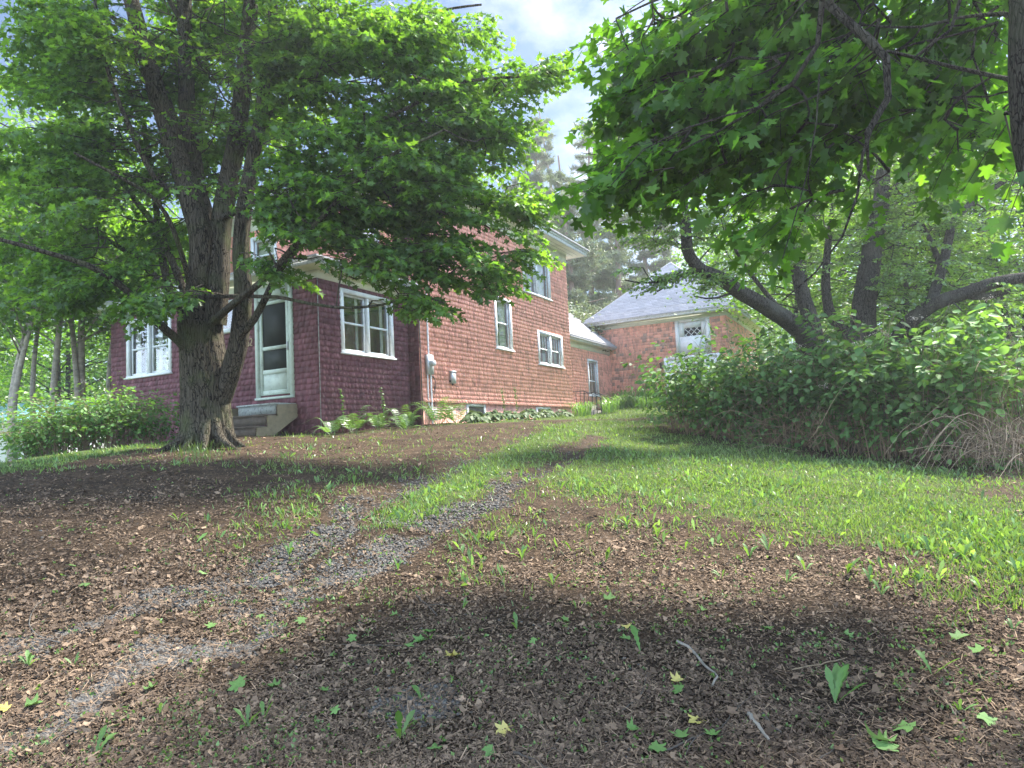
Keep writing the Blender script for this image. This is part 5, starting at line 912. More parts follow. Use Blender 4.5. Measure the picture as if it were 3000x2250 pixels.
# ================================================================ SHRUBS AND SMALL PLANTS
def shrub(name, xd, dep, r, h, label, cat, nst=70, leaf=.095, lm=None, group=None, dry=0, lowbare=.35, heads=0, arch=.6, ry=None, per=16, cover=1.0, lx_=0):
    d = ray(xd*1.3562, 1250)/F*dep; x0, y0 = d[0], d[1]; z0 = g1(x0, y0); root = thing(name, (x0, y0, z0), label, cat, group); g = G(); P_, X_, S_ = [], [], []; hd = []; ry = ry or r
    for i in range(nst):
        a = rng.uniform(0, 6.28); q = rng.random()**.5; bx = x0+math.cos(a)*q*r*.45; by = y0+math.sin(a)*q*ry*.45; bz = g1(bx, by)-.03; isdry = rng.random() < dry
        ln = h*rng.choice([rng.uniform(.6, 1.0), rng.uniform(.9, 1.22)])*(1-.25*q); o = np.array([math.cos(a)*r, math.sin(a)*ry, 0])*(.15+.75*q)*rng.uniform(.6, 1.3)+np.array([lx_*rng.random(), 0, 0]); top = np.array([bx, by, bz])+o+np.array([0, 0, ln*(.95-.35*arch*q)])
        if isdry: top[2] = bz+ln*rng.uniform(.15, .75); top[:2] += o[:2]*.5+rng.normal(0, .2, 2)
        m = np.array([bx, by, bz])+o*.35+np.array([0, 0, ln*.66]); pth = spline([np.array([bx, by, bz]), m, top], 9); pth[1:] += rng.normal(0, .015, (8, 3)); g.tube(pth, np.linspace(.008, .0028, 9)*(1 if not isdry else .85), 4, (rng.uniform(.35, .8), .5, .5), cap=False)
        for _ in range(3 if isdry else 1):
            j = rng.integers(3, 8); e = pth[j]+norm(rng.normal(size=3)+np.array([0, 0, .4])+o)*rng.uniform(.2, .5); g.tube([pth[j], (pth[j]+e)/2+[0, 0, .02], e], [.004, .003, .002], 3, (rng.uniform(.4, .8), .5, .5), cap=False)
        if isdry: continue
        f = lowbare+(1.03-lowbare)*rng.random(per)**.7; ii = np.clip(f*8, 0, 7.999); i0 = ii.astype(int); pp = pth[i0]+(pth[i0+1]-pth[i0])*(ii-i0)[:, None]; x = norm(rng.normal(0, 1, (per, 3))*np.array([1, 1, .35])+norm(o)*.5-np.array([0, 0, .35])); P_.append(pp+x*rng.uniform(.02, .22, (per, 1))); X_.append(x); S_.append(leaf*rng.uniform(.6, 1.2, per))
        if heads and rng.random() < heads: hd.append(pth[-1]+np.array([0, 0, .02]))
    # a lower skirt of leaves down the outside
    n = int(nst*6*cover); a = rng.uniform(0, 6.28, n); q = rng.uniform(.75, 1.05, n); x = x0+np.cos(a)*q*r; y = y0+np.sin(a)*q*ry; zz = gz(x, y)+h*rng.uniform(.05, .8, n)*np.where(q > .95, .7, .95); P_.append(np.c_[x, y, zz]); X_.append(norm(np.c_[np.cos(a), np.sin(a), -.5*np.ones(n)]+rng.normal(0, .5, (n, 3)))); S_.append(leaf*rng.uniform(.5, 1.1, n))
    P_, X_, S_ = np.concatenate(P_), np.concatenate(X_), np.concatenate(S_); n = len(P_); Z = rng.normal(0, .4, (n, 3)); Z[:, 2] += 1; Y = norm(np.cross(Z, X_)); Z = np.cross(X_, Y); gl = G(); gl.inst(OVAL_HI[0], OVAL_HI[1], P_, np.stack([X_, Y, Z], -1), S_[:, None]*np.ones((1, 3)), tones(n, .3, .72))
    g.build('stems', M_stem, root); gl.build('leaves', lm or M_shrub, root)
    if hd:
        gh = G()
        for p in hd:
            m = 60; o = rng.normal(0, 1, (m, 3))*np.array([.055, .055, .022]); gh.inst([(-1, 0, 0), (0, -.8, 0), (1, 0, 0), (0, .8, 0)], [[[0, 1, 2, 3]]], p+o+np.array([0, 0, .02]), rots(rng.normal(size=(m, 3))+[0, 0, 1]), rng.uniform(.005, .011, (m, 1))*np.ones((1, 3)), tones(m, .35, .75))
        gh.build('flower_heads', M_head, root)
    return root
M_head = mat('faded_flower', (.44, .38, .33), .9, .15, 20, 0)
M_shrubl = leafmat('light_shrub_leaf', (.085, .18, .05), (.15, .27, .09), .4, (1.5, 1.5, .5), .5, .03)
gs = 'shrubs in the overgrown border right of the drive'
shrub('shrub', 1505, 14.6, 1.15, 2.21, 'dark rounded shrub at the left end of the border, hiding the white barn door', 'shrub', 79, 0.123, group=gs, lowbare=.2, per=26, dry=.12)
shrub('shrub', 1590, 13.6, 1.0, 2.15, 'dark twiggy shrub, second from the left in the border', 'shrub', 79, 0.123, group=gs, lowbare=.15, per=28, dry=.15, cover=1.2)
shrub('shrub', 1690, 13.0, 1.05, 2.49, 'shrub below the leaning orchard trunk, with bare arching stems in front', 'shrub', 79, 0.131, group=gs, lowbare=.2, per=26, dry=.2, heads=.03, cover=.9)
shrub('shrub', 1800, 12.3, 1.0, 2.49, 'broad leaved shrub between the two orchard trunks', 'shrub', 72, 0.145, group=gs, lowbare=.22, per=26, dry=.2, heads=.04, cover=.9)
shrub('shrub', 1905, 11.5, .95, 2.57, 'large leaved shrub in front of the upright orchard trunk', 'shrub', 64, 0.160, group=gs, lowbare=.2, per=24, dry=.12, heads=.06, cover=1.1)
shrub('shrub', 2010, 11.1, .95, 2.64, 'flowering shrub with fading pink white heads, right of the upright trunk', 'shrub', 64, 0.160, M_shrubl, group=gs, lowbare=.35, per=22, dry=.2, heads=.15, cover=.8)
shrub('shrub', 2120, 10.5, .95, 2.64, 'flowering shrub over a mass of bare brown stems at the right', 'shrub', 64, 0.160, M_shrubl, group=gs, lowbare=.5, per=18, dry=.5, heads=.2, cover=.25)
shrub('shrub', 2250, 10.0, 1.0, 2.57, 'last shrub of the border, cut by the right edge of the view', 'shrub', 64, 0.160, M_shrubl, group=gs, lowbare=.6, per=14, dry=.6, heads=.3, cover=.12)
shrub('shrub', 1800, 15.2, 1.3, 2.0, 'taller dark shrub at the back of the border under the orchard trees', 'shrub', 79, 0.123, group=gs, lowbare=.25, per=20)
shrub('shrub', 2060, 13.6, 1.6, 2.99, 'leafy shrub behind the flowering ones at the right', 'shrub', 79, 0.138, M_shrubl, group=gs, lowbare=.3, per=20, heads=.05)
# heap of dry arching canes
def canes(xd, dep, r, n, label, cm=None):
    d = ray(xd*1.3562, 1300)/F*dep; x0, y0 = d[0], d[1]; root = thing('dry_canes', (x0, y0, g1(x0, y0)), label, 'dead stems', 'heaps of dry canes under the flowering shrubs'); g = G()
    for i in range(n):
        bx = x0+rng.normal(0, .5)*r; by = y0+rng.normal(.3, .3)*r; bz = g1(bx, by); a = rng.uniform(-3.3, .3); ln = rng.uniform(.5, 1.5); e = np.array([bx+math.cos(a)*ln*1.1, by+math.sin(a)*ln*.7, 0]); e[2] = g1(e[0], e[1])+rng.uniform(.02, .6)*(.2+.8*rng.random()); m = (np.array([bx, by, bz])+e)/2+np.array([0, 0, rng.uniform(.15, .75)]); p = spline([np.array([bx, by, bz+rng.uniform(0, .5)*(i%2)]), m, e], 9); p += np.cumsum(rng.normal(0, .014, p.shape), 0); g.tube(p, np.linspace(1, .4, 9)*rng.uniform(.003, .008), 4, (rng.uniform(.2, .85), .5, .5), cap=False)
    g.build('stems', cm or M_cane, root)
canes(2165, 9.9, .5, 60, 'tangle of dry brown arching canes, left heap below the flowering shrubs'); canes(2250, 9.6, .7, 110, 'tangle of dry brown canes at the far right edge'); canes(1700, 12.4, 1.0, 40, 'loose dry twigs before the dark shrubs', M_stem); canes(1840, 11.6, .8, 45, 'dry stems under the large leaved shrub', M_stem)
# young shoots in front of the border
for (xd, yd, h, r, lf, lab) in [(1742, 945, .45, .14, .07, 'small pale green shoot before the dark shrubs, leftmost'), (1790, 965, .42, .16, .07, 'small pale shoot with upright leaves, middle of three'), (1925, 958, .42, .32, .13, 'low clump of large round leaves before the large leaved shrub'), (1615, 955, .3, .12, .05, 'thin seedling shrub at the foot of the border'), (2140, 1000, .2, .3, .10, 'low spreading leafy plant on the litter by the canes'), (1455, 905, .7, .4, .08, 'low leafy suckers at the left foot of the border')]:
    x, y = gpix(xd, yd+8); dep = float(np.array([x, y, 0])@np.array([0, 1, 0])); shrub('young_shrub', xd, y/ (ray(xd*1.3562, 1250)[1]/F), r, h, lab, 'young plant', 12, lf, M_shrubl, 'young plants along the border edge', lowbare=.25, per=9, cover=.6, arch=.3)
# left bush beside the porch
gb = 'bushes left of the porch'
shrub('bush', 95, 13.6, .6, 1.1, 'loose leafy bush at the far left before the white building', 'bush', 80, .085, M_shrubl, gb, lowbare=.25, per=20, heads=.06, cover=.5)
shrub('bush', 150, 13.4, 1.0, 1.45, 'middle bush with a few faded flower heads left of the porch', 'bush', 90, .085, M_shrubl, gb, lowbare=.25, per=22, heads=.08, cover=.8)
shrub('bush', 235, 13.6, .95, 1.5, 'tall bush touching the left corner of the porch', 'bush', 90, .085, M_shrubl, gb, lowbare=.25, per=22, heads=.05, cover=.8)
shrub('bush', 325, 13.9, .6, .75, 'low thin bush against the maroon wall below the left window', 'bush', 40, .08, M_shrub, gb, lowbare=.2, per=12, cover=.6)
# ---- ferns
M_fern = leafmat('fern_frond', (.075, .16, .035), (.14, .24, .08), .4, (1.4, 1.4, .5), .4, .06)
def fern(x, y, s, n, label, name='fern'):
    z = g1(x, y); root = thing(name, (x, y, z), label, 'fern', 'ferns along the foot of the porch wall'); g = G()
    for i in range(n):
        a = rng.uniform(0, 6.28); ln = s*1.3*rng.uniform(.7, 1.15); el = rng.uniform(.22, .62); o = np.array([math.cos(a), math.sin(a), 0]); p = spline([np.array([x, y, z])+o*.04, np.array([x, y, z])+o*ln*.4+np.array([0, 0, ln*el]), np.array([x, y, z])+o*ln*.95+np.array([0, 0, ln*(el*1.1-.22)])], 22); g.tube(p, np.linspace(.004, .0015, 22), 3, (.5, 1, .5), cap=False)
        t = np.gradient(p, axis=0); t = norm(t); sd = norm(np.cross(t, [0, 0, 1.])); tn = rng.uniform(.35, .65); hh = rng.random()
        for j in range(3, 22):
            f = j/21; w = ln*.17*math.sin(min(1, f*1.25+.12)*math.pi)**.7*(1.1-f*.55)
            for sg in (1, -1):
                e = p[j]+(sd[j]*sg*.95+t[j]*.35-np.array([0, 0, .18]))*w; b = .007+.006*(1-f)
                g.add([p[j]-t[j]*b, (p[j]+e)/2-t[j]*b*.9+[0, 0, .006], e, (p[j]+e)/2+t[j]*b*.9+[0, 0, .006], p[j]+t[j]*b], [[0, 1, 2, 3, 4]], (tn+rng.normal(0, .03), hh, 0))
    g.build('fronds', M_fern, root)
for (u, v, s, n, lab) in [(-10.0, 10.75, .55, 12, 'fern at the porch corner'), (-9.95, 11.35, .72, 15, 'bushy fern left of the middle of the porch side wall'), (-9.9, 12.1, .6, 12, 'pale fern in the middle of the porch side wall'), (-9.85, 13.0, .75, 14, 'fern right of the middle with drooping fronds'), (-9.55, 14.0, .95, 16, 'largest fern, spreading below the electric meter'), (-9.5, 14.75, .7, 12, 'yellowing fern in front of the board skirt'), (-9.3, 12.4, .5, 8, 'low fern nearest the drive')]:
    p = H(u, v, 0); fern(p[0], p[1], s, n, lab)
for (u, v, lab) in [(-10.12, 11.2, 'tall spindly weed against the porch side wall, left one'), (-10.12, 12.55, 'tall spindly weed against the porch side wall, right one'), (-9.7, 17.6, 'yellowish weed before the board skirt, left one'), (-9.7, 18.4, 'yellowish weed before the board skirt, right one')]:
    p = H(u, v, 0); z = g1(p[0], p[1]); root = thing('tall_weed', (p[0], p[1], z), lab, 'weed'); g = G(); pth = spline([(p[0], p[1], z), (p[0]+.03, p[1], z+.45), (p[0]-.02, p[1], z+.95)], 16); g.tube(pth, np.linspace(.005, .002, 16), 4, (.5, 1, 0), cap=False); i = rng.integers(4, 16, 90); x = norm(rng.normal(size=(90, 3))*[1, 1, .4]); g.inst(OVAL[0], OVAL[1], pth[i]+rng.normal(0, .01, (90, 3)), rots(rng.normal(0, .5, (90, 3))+[0, 0, 1], x), rng.uniform(.03, .07, (90, 1))*np.ones((1, 3)), tones(90)); g.build('leaves', M_fern, root)
# ---- hostas with pale leaf edges
M_hosta = leafmat('variegated_leaf', (.055, .11, .04), (.125, .165, .075), .3, (1.2, 1.2, .6), .5, .02)
for i, (v, lab) in enumerate([(15.6, 'first hosta clump beside the yellowing fern'), (16.5, 'hosta clump below the left basement window'), (17.5, 'hosta clump right of the left basement window'), (18.7, 'hosta clump in the middle of the board skirt'), (19.9, 'hosta clump left of the right basement window'), (21.3, 'last hosta clump below the right basement window')]):
    p = H(-9.45, v, 0); z = g1(p[0], p[1]); root = thing('hosta', (p[0], p[1], z), lab, 'hosta', 'hostas with pale edged leaves along the house'); g = G(); n = 110; a = rng.uniform(0, 6.28, n); q = rng.random(n)**.6; P_ = np.c_[p[0]+np.cos(a)*q*.32, p[1]+np.sin(a)*q*.5, z+.30*(1-.65*q)+rng.normal(0, .03, n)]; X_ = norm(np.c_[np.cos(a), np.sin(a), -.15-.5*q]); Z = rng.normal(0, .25, (n, 3)); Z[:, 2] += 1; Y = norm(np.cross(Z, X_)); tn = tones(n, .38, .6); g.inst(OVAL_HI[0], OVAL_HI[1], P_, np.stack([X_, Y, np.cross(X_, Y)], -1), rng.uniform(.12, .19, (n, 1))*np.array([[1, 1.15, 1]]), tn)
    for j in range(0, n, 4): g.tube([(p[0], p[1], z), P_[j]], .003, 3, (.4, 0, 0), cap=False)
    g.build('leaves', M_hosta, root)
# ---- daylily / tall grass clumps
M_blade = leafmat('daylily_blade', (.11, .23, .045), (.18, .32, .09), .4, (1.4, 1.4, .45), .35, .08)
def clump(u, v, s, n, label, r=.3):
    p = H(u, v, 0); z = g1(p[0], p[1]); root = thing('daylily_clump', (p[0], p[1], z), label, 'daylily', 'daylily clumps around the stoop and barn wall'); g = G()
    for i in range(n):
        a = rng.uniform(0, 6.28); q = rng.random()**.5*r; b = np.array([p[0]+math.cos(a)*q, p[1]+math.sin(a)*q, z-.02]); ln = s*rng.uniform(.65, 1.2); a += rng.normal(0, .6); o = np.array([math.cos(a), math.sin(a), 0]); sd = np.array([-o[1], o[0], 0])*.011; k_ = rng.uniform(.25, .75)
        c = spline([b, b+o*ln*.2*k_+np.array([0, 0, ln*.6]), b+o*ln*.65*k_+np.array([0, 0, ln*.88]), b+o*ln*(.5+.5*k_)+np.array([0, 0, ln*(1-.55*k_)])], 7); w = np.array([.8, 1, 1, 1, .85, .55, .05])[:, None]; V = np.concatenate([c-sd*w, c+sd*w]); g.add(V, [[j, j+1, 8+j, 7+j] for j in range(6)], (rng.uniform(.38, .65), rng.random(), 0))
    g.build('blades', M_blade, root)
for (u, v, s, n, r, lab) in [(-9.4, 22.9, .55, 120, .35, 'clump left of the iron railing'), (-9.2, 25.9, .6, 150, .4, 'clump just right of the iron railing'), (-8.7, 27.0, .7, 170, .45, 'clump in the corner of wing and barn'), (-9.6, 28.0, .7, 150, .4, 'clump against the wing wall under its window'), (-8.2, 28.1, .7, 160, .45, 'clump at the barn wall, left of the white door'), (-7.5, 27.2, .65, 150, .45, 'clump before the barn, middle'), (-6.9, 28.0, .7, 160, .45, 'clump before the white barn door, behind the shrub'), (-9.0, 24.6, .5, 90, .3, 'clump in front of the stoop'), (-7.9, 26.0, .5, 120, .5, 'low clump at the front of the bed')]: clump(u, v, s, n, 'arching green daylily '+lab, r)
# ---- dandelion plants on the litter
DL = [(0, 0), (.10, .03), (.22, .05), (.30, .10), (.36, .06), (.46, .13), (.52, .08), (.64, .17), (.74, .15), (.86, .12), (1, 0)]
DLt = [[(a, b, .10*abs(b)-.0*a) for a, b in DL]]
def dleaf(g, b, o, ln, up, wid=1., curl=.35, col=None):
    n = len(DL); a = np.array([q[0] for q in DL]); w = np.array([q[1] for q in DL])*ln*wid; ang = np.radians(up)-curl*2.2*a**1.5; ds = np.diff(np.r_[0, a])*ln; X = np.cumsum(np.cos(ang)*ds); Zz = np.cumsum(np.sin(ang)*ds); c = b+np.outer(X, o)+np.outer(Zz, [0, 0, 1.]); sd = np.cross(o, [0, 0, 1.]); up_ = np.array([0, 0, 1.])*w[:, None]*.35; L1 = c+sd*w[:, None]+up_; R1 = c-sd*w[:, None]+up_
    V = np.concatenate([c, L1, R1]); Fs = [[j, j+1, n+j+1, n+j] for j in range(n-1)]+[[j+1, j, 2*n+j, 2*n+j+1] for j in range(n-1)]; g.add(V, Fs, col)
dl = [(865, 1600, .17, 4), (535, 1580, .13, 5), (570, 1560, .12, 3), (205, 1650, .13, 2), (913, 1525, .13, 2), (1117, 1365, .12, 3), (1385, 1420, .2, 1), (1805, 1530, .20, 6), (2015, 1470, .17, 2), (1195, 1268, .14, 4), (1128, 1215, .16, 6), (1155, 1175, .13, 3), (1268, 1165, .15, 3), (1310, 1215, .13, 4), (1420, 1165, .15, 3), (1065, 1170, .1, 3), (1000, 1200, .09, 4), (1040, 1210, .1, 4), (1235, 1195, .13, 3), (1355, 1140, .13, 4), (1000, 1320, .08, 4), (1740, 1240, .15, 4), (1830, 1240, .16, 4), (1880, 1260, .14, 5), (1905, 1290, .13, 4), (2010, 1200, .17, 5), (2080, 1210, .16, 5), (2150, 1190, .18, 4), (2200, 1240, .15, 5), (2120, 1280, .13, 4), (1700, 1265, .11, 4), (1620, 1210, .13, 4), (1560, 1250, .1, 3), (1480, 1190, .12, 4), (705, 985, .13, 4), (650, 1075, .11, 4), (820, 965, .12, 4), (560, 1080, .1, 4), (930, 975, .13, 4), (745, 1110, .1, 4), (385, 1130, .12, 4), (625, 1205, .13, 4), (715, 1230, .09, 3), (345, 1560, .08, 3), (60, 1450, .1, 5), (160, 1445, .08, 3), (2190, 1365, .09, 3), (1245, 1320, .07, 3), (860, 1235, .1, 3), (1660, 1190, .14, 4), (930, 1385, .07, 3), (2075, 1545, .08, 3), (1250, 1060, .14, 5), (1330, 1040, .14, 5), (1140, 1045, .14, 5), (1040, 1050, .13, 5), (1440, 1075, .14, 5), (1540, 1100, .14, 5)]
for (xd, yd, s, n) in dl:
    x, y = gpix(xd, yd); z = g1(x, y); side = 'left' if xd < 740 else ('middle' if xd < 1480 else 'right'); hgt = 'small' if s < .11 else ('tall' if s > .145 else 'middling'); dist = 'nearest' if yd > 1400 else ('middle distance' if yd > 1200 else 'farther')
    g = G()
    for j in range(n):
        a = rng.uniform(0, 6.28); dleaf(g, np.array([x, y, z-.003]), np.array([math.cos(a), math.sin(a), 0]), s*rng.uniform(.75, 1.1), rng.uniform(42, 86), .62, rng.uniform(.1, .45), (rng.uniform(.4, .62), rng.random()*.6, 0))
    g.build('dandelion', M_weed, None, (x, y, z), label='%s green dandelion plant of %s growing in the litter, %s, at the %s' % (hgt, {1: 'one leaf', 2: 'two leaves', 3: 'three leaves', 4: 'four leaves', 5: 'five leaves', 6: 'six leaves'}[n], dist, side), category='weed', group='dandelions growing in the yard')
# ---- fallen leaves one can pick out
M_fy = leafmat('fallen_yellow_leaf', (.42, .34, .06), (.50, .43, .14), .25, (1, 1, .8), .5, .04); M_fg = leafmat('fallen_green_leaf', (.10, .19, .05), (.15, .25, .08), .2, (1, 1, .8), .6, .02); M_fb = leafmat('fallen_brown_leaf', (.12, .075, .05), (.21, .145, .095), .1, (1, 1, 1), .7, .02)
def fallen(xd, yd, s, m, kind, lab, grp=None):
    s *= .76; x, y = gpix(xd, yd); z = g1(x, y); g = G(); V = np.array(LEAF_HI[0])-[.5, 0, 0]; V[:, 2] = .55*V[:, 1]**2*rng.uniform(-1, 2.6)+.3*V[:, 0]**2*rng.uniform(-1.6, 2.2)+rng.normal(0, .015, len(V)); nn_ = norm(gnorm(np.array([x]), np.array([y]))+rng.normal(0, .22, (1, 3))); R = rots(nn_); t = tones(1, .42, .62)
    g.inst(V, LEAF_HI[1], np.array([[x, y, z+.022]]), R, np.array([[s, s, s]]), t); p = np.array([x, y, z+.022]); X = R[0, :, 0]; g.tube([p-X*s*.48, p-X*s*.75-[0, 0, .008], p-X*s*.95-[0, 0, .012]], .0012, 3, (.5, .5, .5))
    o = g.build(kind, m, None, (x, y, z), label=lab, category='fallen leaf'); 
    if grp: o['group'] = grp
fallen(1085, 1603, .085, M_fy, 'yellow_leaf', 'bright yellow fallen leaf near the bottom centre of the yard'); fallen(1355, 1370, .08, M_fy, 'yellow_leaf', 'yellow fallen leaf beside a leaning dandelion leaf'); fallen(975, 1435, .10, M_fy, 'yellow_leaf', 'pale yellow and green folded leaf left of the middle'); fallen(1505, 1580, .10, M_fy, 'yellow_leaf', 'yellow green leaf beside the short broken sticks'); fallen(1460, 1490, .08, M_fy, 'yellow_leaf', 'pale yellow leaf right of the bent grey stick'); fallen(8, 1545, .06, M_fy, 'yellow_leaf', 'yellow green leaf at the lower left edge')
for i, (xd, yd, s) in enumerate([(905, 1400, .10), (925, 1380, .1), (885, 1405, .07), (515, 1490, .10), (510, 1500, .11), (590, 1500, .08), (725, 1560, .06), (1320, 1305, .10), (1465, 1510, .08), (1370, 1590, .08), (2080, 1390, .12), (1540, 1605, .08), (1470, 1600, .1), (1900, 1615, .13), (1950, 1590, .12), (2140, 1580, .1), (1350, 1390, .08), (75, 1545, .09), (180, 1275, .09), (440, 1250, .08), (455, 1365, .08), (850, 1340, .06), (1220, 1345, .06), (1660, 1370, .08), (940, 1640, .08), (650, 1350, .08), (560, 1345, .07), (700, 1500, .06), (1520, 1330, .08), (1150, 1395, .06), (2005, 1375, .08), (330, 1495, .08), (1425, 1630, .09), (1920, 1640, .12), (160, 1230, .08), (2110, 1420, .09), (760, 1390, .07), (1060, 1640, .07), (250, 1585, .06), (1835, 1390, .07)]):
    fallen(xd, yd, s, M_fg, 'green_leaf', 'fallen green maple leaf lying on the brown litter', 'fallen green maple leaves on the litter')
for i in range(28):
    xd, yd = rng.uniform(0, 2212), 1130+rng.random()**.7*530; fallen(xd, yd, rng.uniform(.04, .07), M_fb, 'brown_leaf', 'curled brown maple leaf lying on the litter', 'curled brown maple leaves on the litter')
# ---- sticks
def stick(pix, r, label, m=M_twig, h=.015, name='stick', col=(.6, .5, .5), sub=None):
    pts = [gpix(*p) for p in pix]; pw = [np.array([a, b, g1(a, b)+h]) for a, b in pts]; g = G(); s_ = spline(pw, 12); s_[:, 2] = gz(s_[:, 0], s_[:, 1])+h; s_[1:-1] += rng.normal(0, .002, (10, 3)); g.tube(s_, np.linspace(r, r*.6, 12), 7, col)
    if sub: 
        a, b = gpix(*sub); g.tube(spline([s_[6], (s_[6]+np.array([a, b, g1(a, b)+h]))/2+[0, 0, .01], np.array([a, b, g1(a, b)+h])], 5), np.linspace(r*.6, r*.3, 5), 5, col)
    g.build(name, m, None, tuple(pw[0]), label=label, category='stick')
stick([(1463, 1392), (1490, 1410), (1525, 1445), (1548, 1468), (1540, 1500)], .0085, 'grey lichened stick bent at its lower end, right of the centre', M_pale_b, col=(.3, .5, .5)); stick([(1618, 1555), (1640, 1580), (1662, 1610)], .010, 'short thick lichened stick piece, left of a pair', M_pale_b, col=(.32, .5, .5)); stick([(1650, 1560), (1668, 1585), (1690, 1605)], .008, 'short bare stick piece, right of a pair'); stick([(1712, 1460), (1790, 1440), (1830, 1428)], .0035, 'straight reddish brown stick across the right of the litter', M_stem)
stick([(1345, 1555), (1385, 1510), (1400, 1470)], .0035, 'thin dark twig pointing up the slope, right of the yellow leaf'); stick([(1210, 1600), (1190, 1640), (1180, 1665)], .003, 'thin twig beside the bottom yellow leaf', sub=(1220, 1650)); stick([(130, 1395), (75, 1375), (65, 1345), (95, 1300)], .0045, 'hooked grey twig at the left of the wheel tracks', M_pale_b, col=(.2, .5, .5)); stick([(70, 1500), (100, 1480), (112, 1470)], .004, 'short pale twig near the left gravel track', M_stem)
stick([(1110, 1640), (1150, 1665), (1200, 1690)], .006, 'brown twig at the bottom edge left of the middle'); stick([(1440, 1640), (1510, 1600), (1560, 1590)], .005, 'brown twig along the bottom right of the middle', sub=(1480, 1655)); stick([(740, 1400), (870, 1405)], .004, 'straight thin twig across the middle of the litter'); stick([(880, 1400), (872, 1375)], .003, 'pale broken twig standing by the green leaves', M_stem)
stick([(640, 1590), (665, 1530)], .003, 'thin dark twig left of the dandelion, pointing away'); stick([(280, 1640), (230, 1625)], .004, 'dark twig at the lower left'); stick([(900, 1295), (945, 1340)], .006, 'dark short branch on the gravel near the middle', sub=(985, 1322)); stick([(2080, 1560), (2010, 1500), (1980, 1480)], .0035, 'thin stem near the large green leaves at the lower right', M_stem); stick([(2190, 1480), (2225, 1465)], .006, 'pale stick end at the right edge', M_stem); stick([(1960, 1410), (2060, 1425)], .003, 'thin twig below the lawn edge at the right'); stick([(585, 1170), (640, 1155)], .005, 'dark twig on the left wheel track, farther up'); stick([(560, 1185), (700, 1170), (760, 1150)], .004, 'long thin twig lying across the left wheel track')
stick([(1770, 1655), (1850, 1600)], .0035, 'thin dark twig at the bottom right'); stick([(1560, 1580), (1600, 1530)], .003, 'thin twig left of the pair of stick pieces', sub=(1640, 1500))
for (xd, yd, s, lab) in [(800, 1505, .028, 'dark grey stone lying in the litter left of the gravel patch'), (1110, 1390, .02, 'small grey stone right of the green leaves'), (430, 1195, .03, 'pale stone in the leaf drift on the left')]:
    x, y = gpix(xd, yd); z = g1(x, y); g = G(); g.add(ico*np.array([s, s*.8, s*.45])*(1+rng.normal(0, .08, (12, 1)))+[x, y, z+s*.2], icf); g.build('stone', M_grav, None, (x, y, z), True, label=lab, category='stone')
# tuft of grass round the foot of the maple
root = thing('grass_tuft', (*gpix(440, 985), g1(*gpix(440, 985))), 'taller green grass tuft at the foot of the big maple', 'grass'); g = G()
for i in range(220):
    x, y = gpix(rng.normal(430, 38), max(972, rng.normal(982, 8))); b = np.array([x, y, g1(x, y)-.01]); ln = rng.uniform(.08, .24); a = rng.uniform(0, 6.28); o = np.array([math.cos(a), math.sin(a), 0]); sd = np.array([-o[1], o[0], 0])*.004; c = spline([b, b+o*ln*.15+[0, 0, ln*.6], b+o*ln*.5+[0, 0, ln*.85]], 5); w = np.array([1, 1, .9, .6, .05])[:, None]; g.add(np.concatenate([c-sd*w, c+sd*w]), [[j, j+1, 6+j, 5+j] for j in range(4)], (rng.uniform(.25, .45), rng.random()*.2, 0))
g.build('blades', M_grass, root)
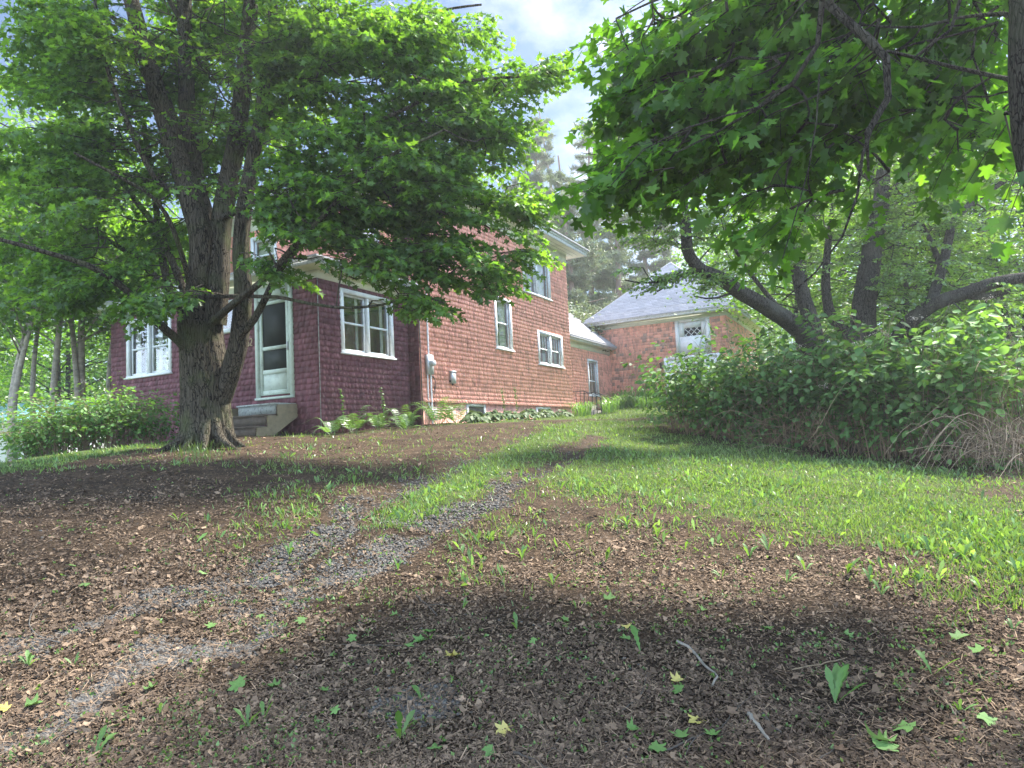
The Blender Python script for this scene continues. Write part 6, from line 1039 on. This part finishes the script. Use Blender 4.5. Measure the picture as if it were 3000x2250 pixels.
# ---- white clapboard building down the slope at the left
M_clap = mat('white_clapboard', (.80, .80, .80), .6, .05, 3, .05, 30); M_turq = mat('turquoise_metal_roof', (.22, .50, .56), .5, .08, 3, 0)
c0 = P3(-420, 1000, 27); c1 = P3(120, 1000, 29); c0[2] = c1[2] = 0; dX = norm(c1-c0); nY = np.array([dX[1], -dX[0], 0]); Lb = np.linalg.norm(c1-c0); root = thing('white_building', ((c0[0]+c1[0])/2, (c0[1]+c1[1])/2, -.8), 'white clapboard building with turquoise roof, down the slope behind the left bush', 'building')
g = G(); zz = -1.6
while zz < 3.4: g.frame(c0, dX, nY, np.array([0, 0, 1.]), 0, Lb, 0, .03, zz, zz+.135); g.add([c0+dX*0+nY*.055+[0, 0, zz], c1+nY*.055+[0, 0, zz], c1+nY*.03+[0, 0, zz+.15], c0+nY*.03+[0, 0, zz+.15]], [[0, 1, 2, 3]]); g.add([c0+nY*.031+[0, 0, zz], c1+nY*.031+[0, 0, zz], c1+nY*.055+[0, 0, zz], c0+nY*.055+[0, 0, zz]], [[0, 1, 2, 3]]); zz += .15
g.frame(c0, dX, nY, np.array([0, 0, 1.]), 0, Lb, -6, -.01, -1.6, 3.4); g.build('wall', M_clap, root)
g = G(); V = [c0-dX*.4+nY*.5+[0, 0, 3.35], c1+dX*.4+nY*.5+[0, 0, 3.35], c1+dX*.4-nY*3+[0, 0, 4.3], c0-dX*.4-nY*3+[0, 0, 4.3], c1+dX*.4-nY*6.5+[0, 0, 3.35], c0-dX*.4-nY*6.5+[0, 0, 3.35]]; g.add(V, [[0, 1, 2, 3], [3, 2, 4, 5]]); g.add([v-[0, 0, .08] for v in V], [[0, 1, 2, 3], [3, 2, 4, 5]]); g.add([V[0], V[1], V[1]-[0, 0, .08], V[0]-[0, 0, .08]], [[0, 1, 2, 3]]); g.build('roof', M_turq, root)
bpy.context.view_layer.update()
# ---------------------------------------------------------------- added haze volume, imitating the lens veil
g = G(); x0, x1, y0, y1, z0, z1 = -175, 178, -132, 262, float(ZZ.min())-1, 34
g.hexa([(x0, y0, z0), (x1, y0, z0), (x1, y1, z0), (x0, y1, z0), (x0, y0, z1), (x1, y0, z1), (x1, y1, z1), (x0, y1, z1)])
hm = bpy.data.materials.new('veil_haze'); hm.use_nodes = True; t = hm.node_tree; t.nodes.clear(); pv = N(t, 'ShaderNodeVolumePrincipled'); pv.inputs['Density'].default_value = .0017; pv.inputs['Color'].default_value = (.92, .96, 1, 1); pv.inputs['Anisotropy'].default_value = .5
oo = N(t, 'ShaderNodeOutputMaterial'); t.links.new(pv.outputs[0], oo.inputs['Volume']); g.build('veil_haze', hm, None, kind='stuff')
